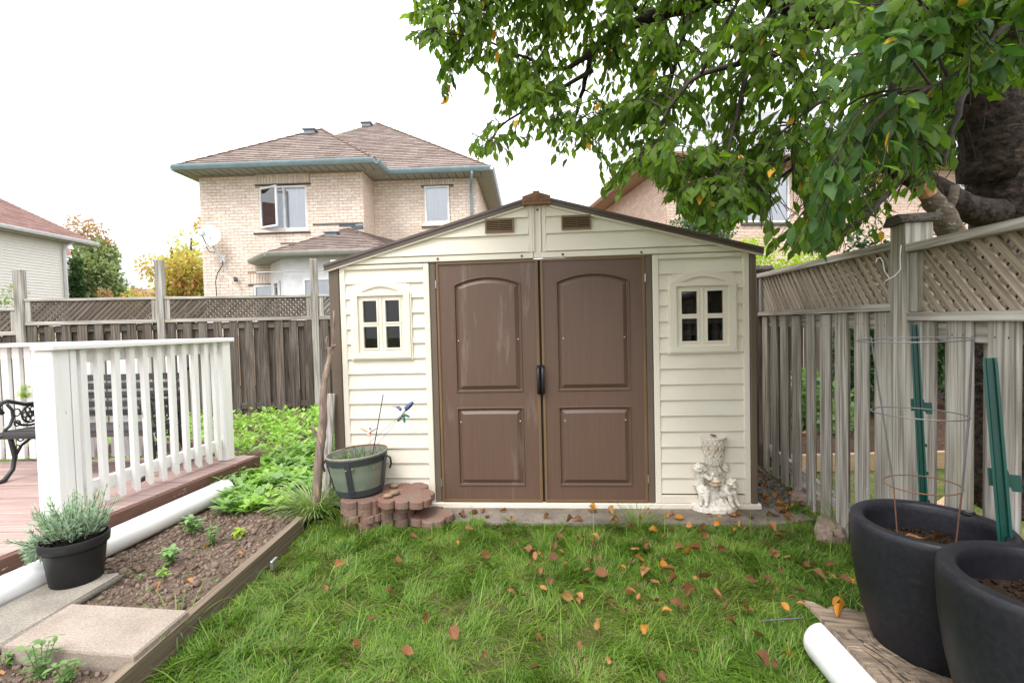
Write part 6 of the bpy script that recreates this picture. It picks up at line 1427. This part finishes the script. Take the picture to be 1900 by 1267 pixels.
# ------------------------------------------------------------------ fallen leaves
dm={}
def curled(seed,L_=1.,cu=.5,tw_=.3):
    rr=random.Random(seed); sd2=rr.uniform(-.4,1.2); b=MB(); nu,nv=8,5; vs=[]
    for i in range(nu+1):
        t=i/nu; w=.26*math.sin(PI*min(1,t*.93+.05))**.8
        for j in range(nv):
            s=(j-2)/2; x=w*s; zz=cu*w*abs(s)**1.5*1.9*(1 if s>0 else sd2)+.12*math.sin(t*PI*1.3+seed)+rr.uniform(-.03,.03); a=tw_*(t-.5)*2; vs.append((x*math.cos(a)-zz*math.sin(a),t-.5+rr.uniform(-.01,.01),zz*math.cos(a)+x*math.sin(a)+.02))
    F=[(i*nv+j,i*nv+j+1,(i+1)*nv+j+1,(i+1)*nv+j) for i in range(nu) for j in range(nv-1)]
    b.add(vs,F); b.tube([(0,-.48,.02),(.02,-.75,.06)],[.012,.008],4); return b
for mm in ('dead1','dead2','dead3'):
    for sd_ in range(5): dm[(mm,sd_)]=meshof(curled(sd_*7+3,1,random.Random(sd_).uniform(.25,1.5),random.Random(sd_+9).uniform(-.9,.9)),'fallen_leaf',mm,True)
LB={'dead1':'brown','dead2':'tan','dead3':'yellow orange'}
def zone(x,y):
    if y>2.75: return 'on the lawn close to the concrete pad'
    if x>1.05: return 'on the lawn near the fence and planters'
    if x<-.55: return 'on the lawn near the timber edging'
    return 'on the lawn in front of the doors' if y>2.15 else 'on the lawn in the near foreground'
def fallen(x,y,z,mm,where,grp,s=None):
    if where=='on the lawn grass': where=zone(x,y)
    s=s or random.uniform(.034,.058)
    sz='small ' if s<.043 else 'large ' if s>.052 else ''
    inst(dm[(mm,random.randrange(5))],'fallen_leaf',None,(x,y,z),(random.uniform(-.5,.5),random.uniform(-.5,.5),random.uniform(0,6.28)),(s,s,s),label='%scurled %s fallen leaf lying %s'%(sz,LB[mm],where),cat='leaf',group=grp)
pick=lambda: random.choices(('dead1','dead2','dead3'),(5,4,1))[0]
for px_,py_,c in ((740,1042,2),(768,1000,1),(800,1005,1),(847,1010,3),(870,985,1),(925,980,1),(950,1012,1),(637,1097,1),(605,1096,1),(722,1097,1),(632,1050,2),(690,1152,1),(1109,1162,2),(1076,1202,1),(1000,1190,1),(992,1240,1),(975,1112,1),(1052,1106,2),(1075,1108,2),(1185,1105,2),(1215,1117,1),(1272,1130,2),(1356,1155,1),(1155,1057,3),(1190,1058,2),(1292,1075,2),(1424,1075,1),(1470,1112,1),(1497,1048,1),(1512,1050,1),(1340,1022,1),(1262,1018,2),(1130,1000,1),(1168,1042,1),(900,1035,1),(1022,1020,1),(1027,1040,1),(1466,1226,3),(1440,1230,1),(1412,1224,1),(1228,1256,1),(1195,1172,3),(1020,1085,1),(1110,1040,1),(950,965,3),(985,1028,1),(1300,990,2),(1385,1000,1),(1445,995,1),(1330,1100,2),(1250,1075,1),(1390,1130,2),(1160,1140,1),(1090,1085,1),(870,1060,1),(790,1150,1),(755,1215,1),(660,1200,2),(840,1180,1),(900,1220,1),(1130,1225,2),(1290,1210,1),(1180,1090,2),(1410,1180,1),(1450,1060,1),(1540,1050,1),(1585,1078,3),(1500,1105,2),(1555,1120,3)):
    q=G(px_,py_,.05); fallen(q.x,q.y,.055+random.uniform(-.01,.012),'dead%d'%c,'on the lawn grass','fallen leaves on the lawn')
for k in range(75):
    x,y=rnd_in([(-.3,2.2),(1.5,2.0),(1.95,3.0),(1.6,3.15),(.3,3.15)],1)[0]; fallen(x,y,.05+random.uniform(-.01,.01),pick(),'on the lawn grass','fallen leaves on the lawn',random.uniform(.035,.07))
for k in range(34):
    s=random.uniform(.8,3.25); v=random.uniform(-.27,-.06); p=Matrix.Translation(SO)@Matrix.Rotation(SROT,4,'Z')@Vector((s,v,.02)); fallen(p.x,p.y,.022,pick(),'on the concrete pad before the shed','fallen leaves on the concrete pad',random.uniform(.035,.065))
for k in range(55):
    x,y=rnd_in([(1.72,3.2),(2.0,3.25),(2.2,4.6),(1.78,4.6)],1)[0]; fallen(x,y,.03,pick(),'on the gravel between shed and fence','fallen leaves on the gravel',random.uniform(.04,.07))
for k in range(20):
    x,y=rnd_in(BED,1)[0]; fallen(x,y,zs(x,y)+.008,pick(),'on the garden bed soil','fallen leaves on the garden bed',random.uniform(.03,.06))
for k in range(60):
    x,y=rnd_in([(fenceX(2.3)+.15,2.3),(4.6,2.3),(5.4,6.2),(fenceX(6.2)+.3,6.2)],1)[0]; fallen(x,y,.03+(.04 if y>4.2 else 0),pick(),'in the yard beyond the pickets','fallen leaves in the neighbouring yard',random.uniform(.05,.08))
for dx,dy,c,s in ((-.10,-.03,3,.05),(-.05,-.06,2,.055),(.0,-.02,2,.06),(.03,-.05,3,.045),(.06,-.07,1,.055),(.10,-.02,1,.05),(.0,.06,1,.055),(.08,.05,1,.05),(-.02,-.10,1,.05)):
    fallen(1.463+dx,1.696+dy,.118+.482-.085,'dead%d'%c,'on the soil of the further planter','fallen leaves in the planter',s)
for u,v,c,s in ((.08,.10,3,.07),(.20,.16,2,.04),(.47,.25,2,.10)):
    p=Mb@Vector((u,v,.012)); fallen(p.x,p.y,p.z,'dead%d'%c,'on the plywood board','fallen leaves on the plywood',s)
fallen(SP.x,SP.y+.045,.525,'dead2','on top of the statue vase','leaf on the statue',.055)
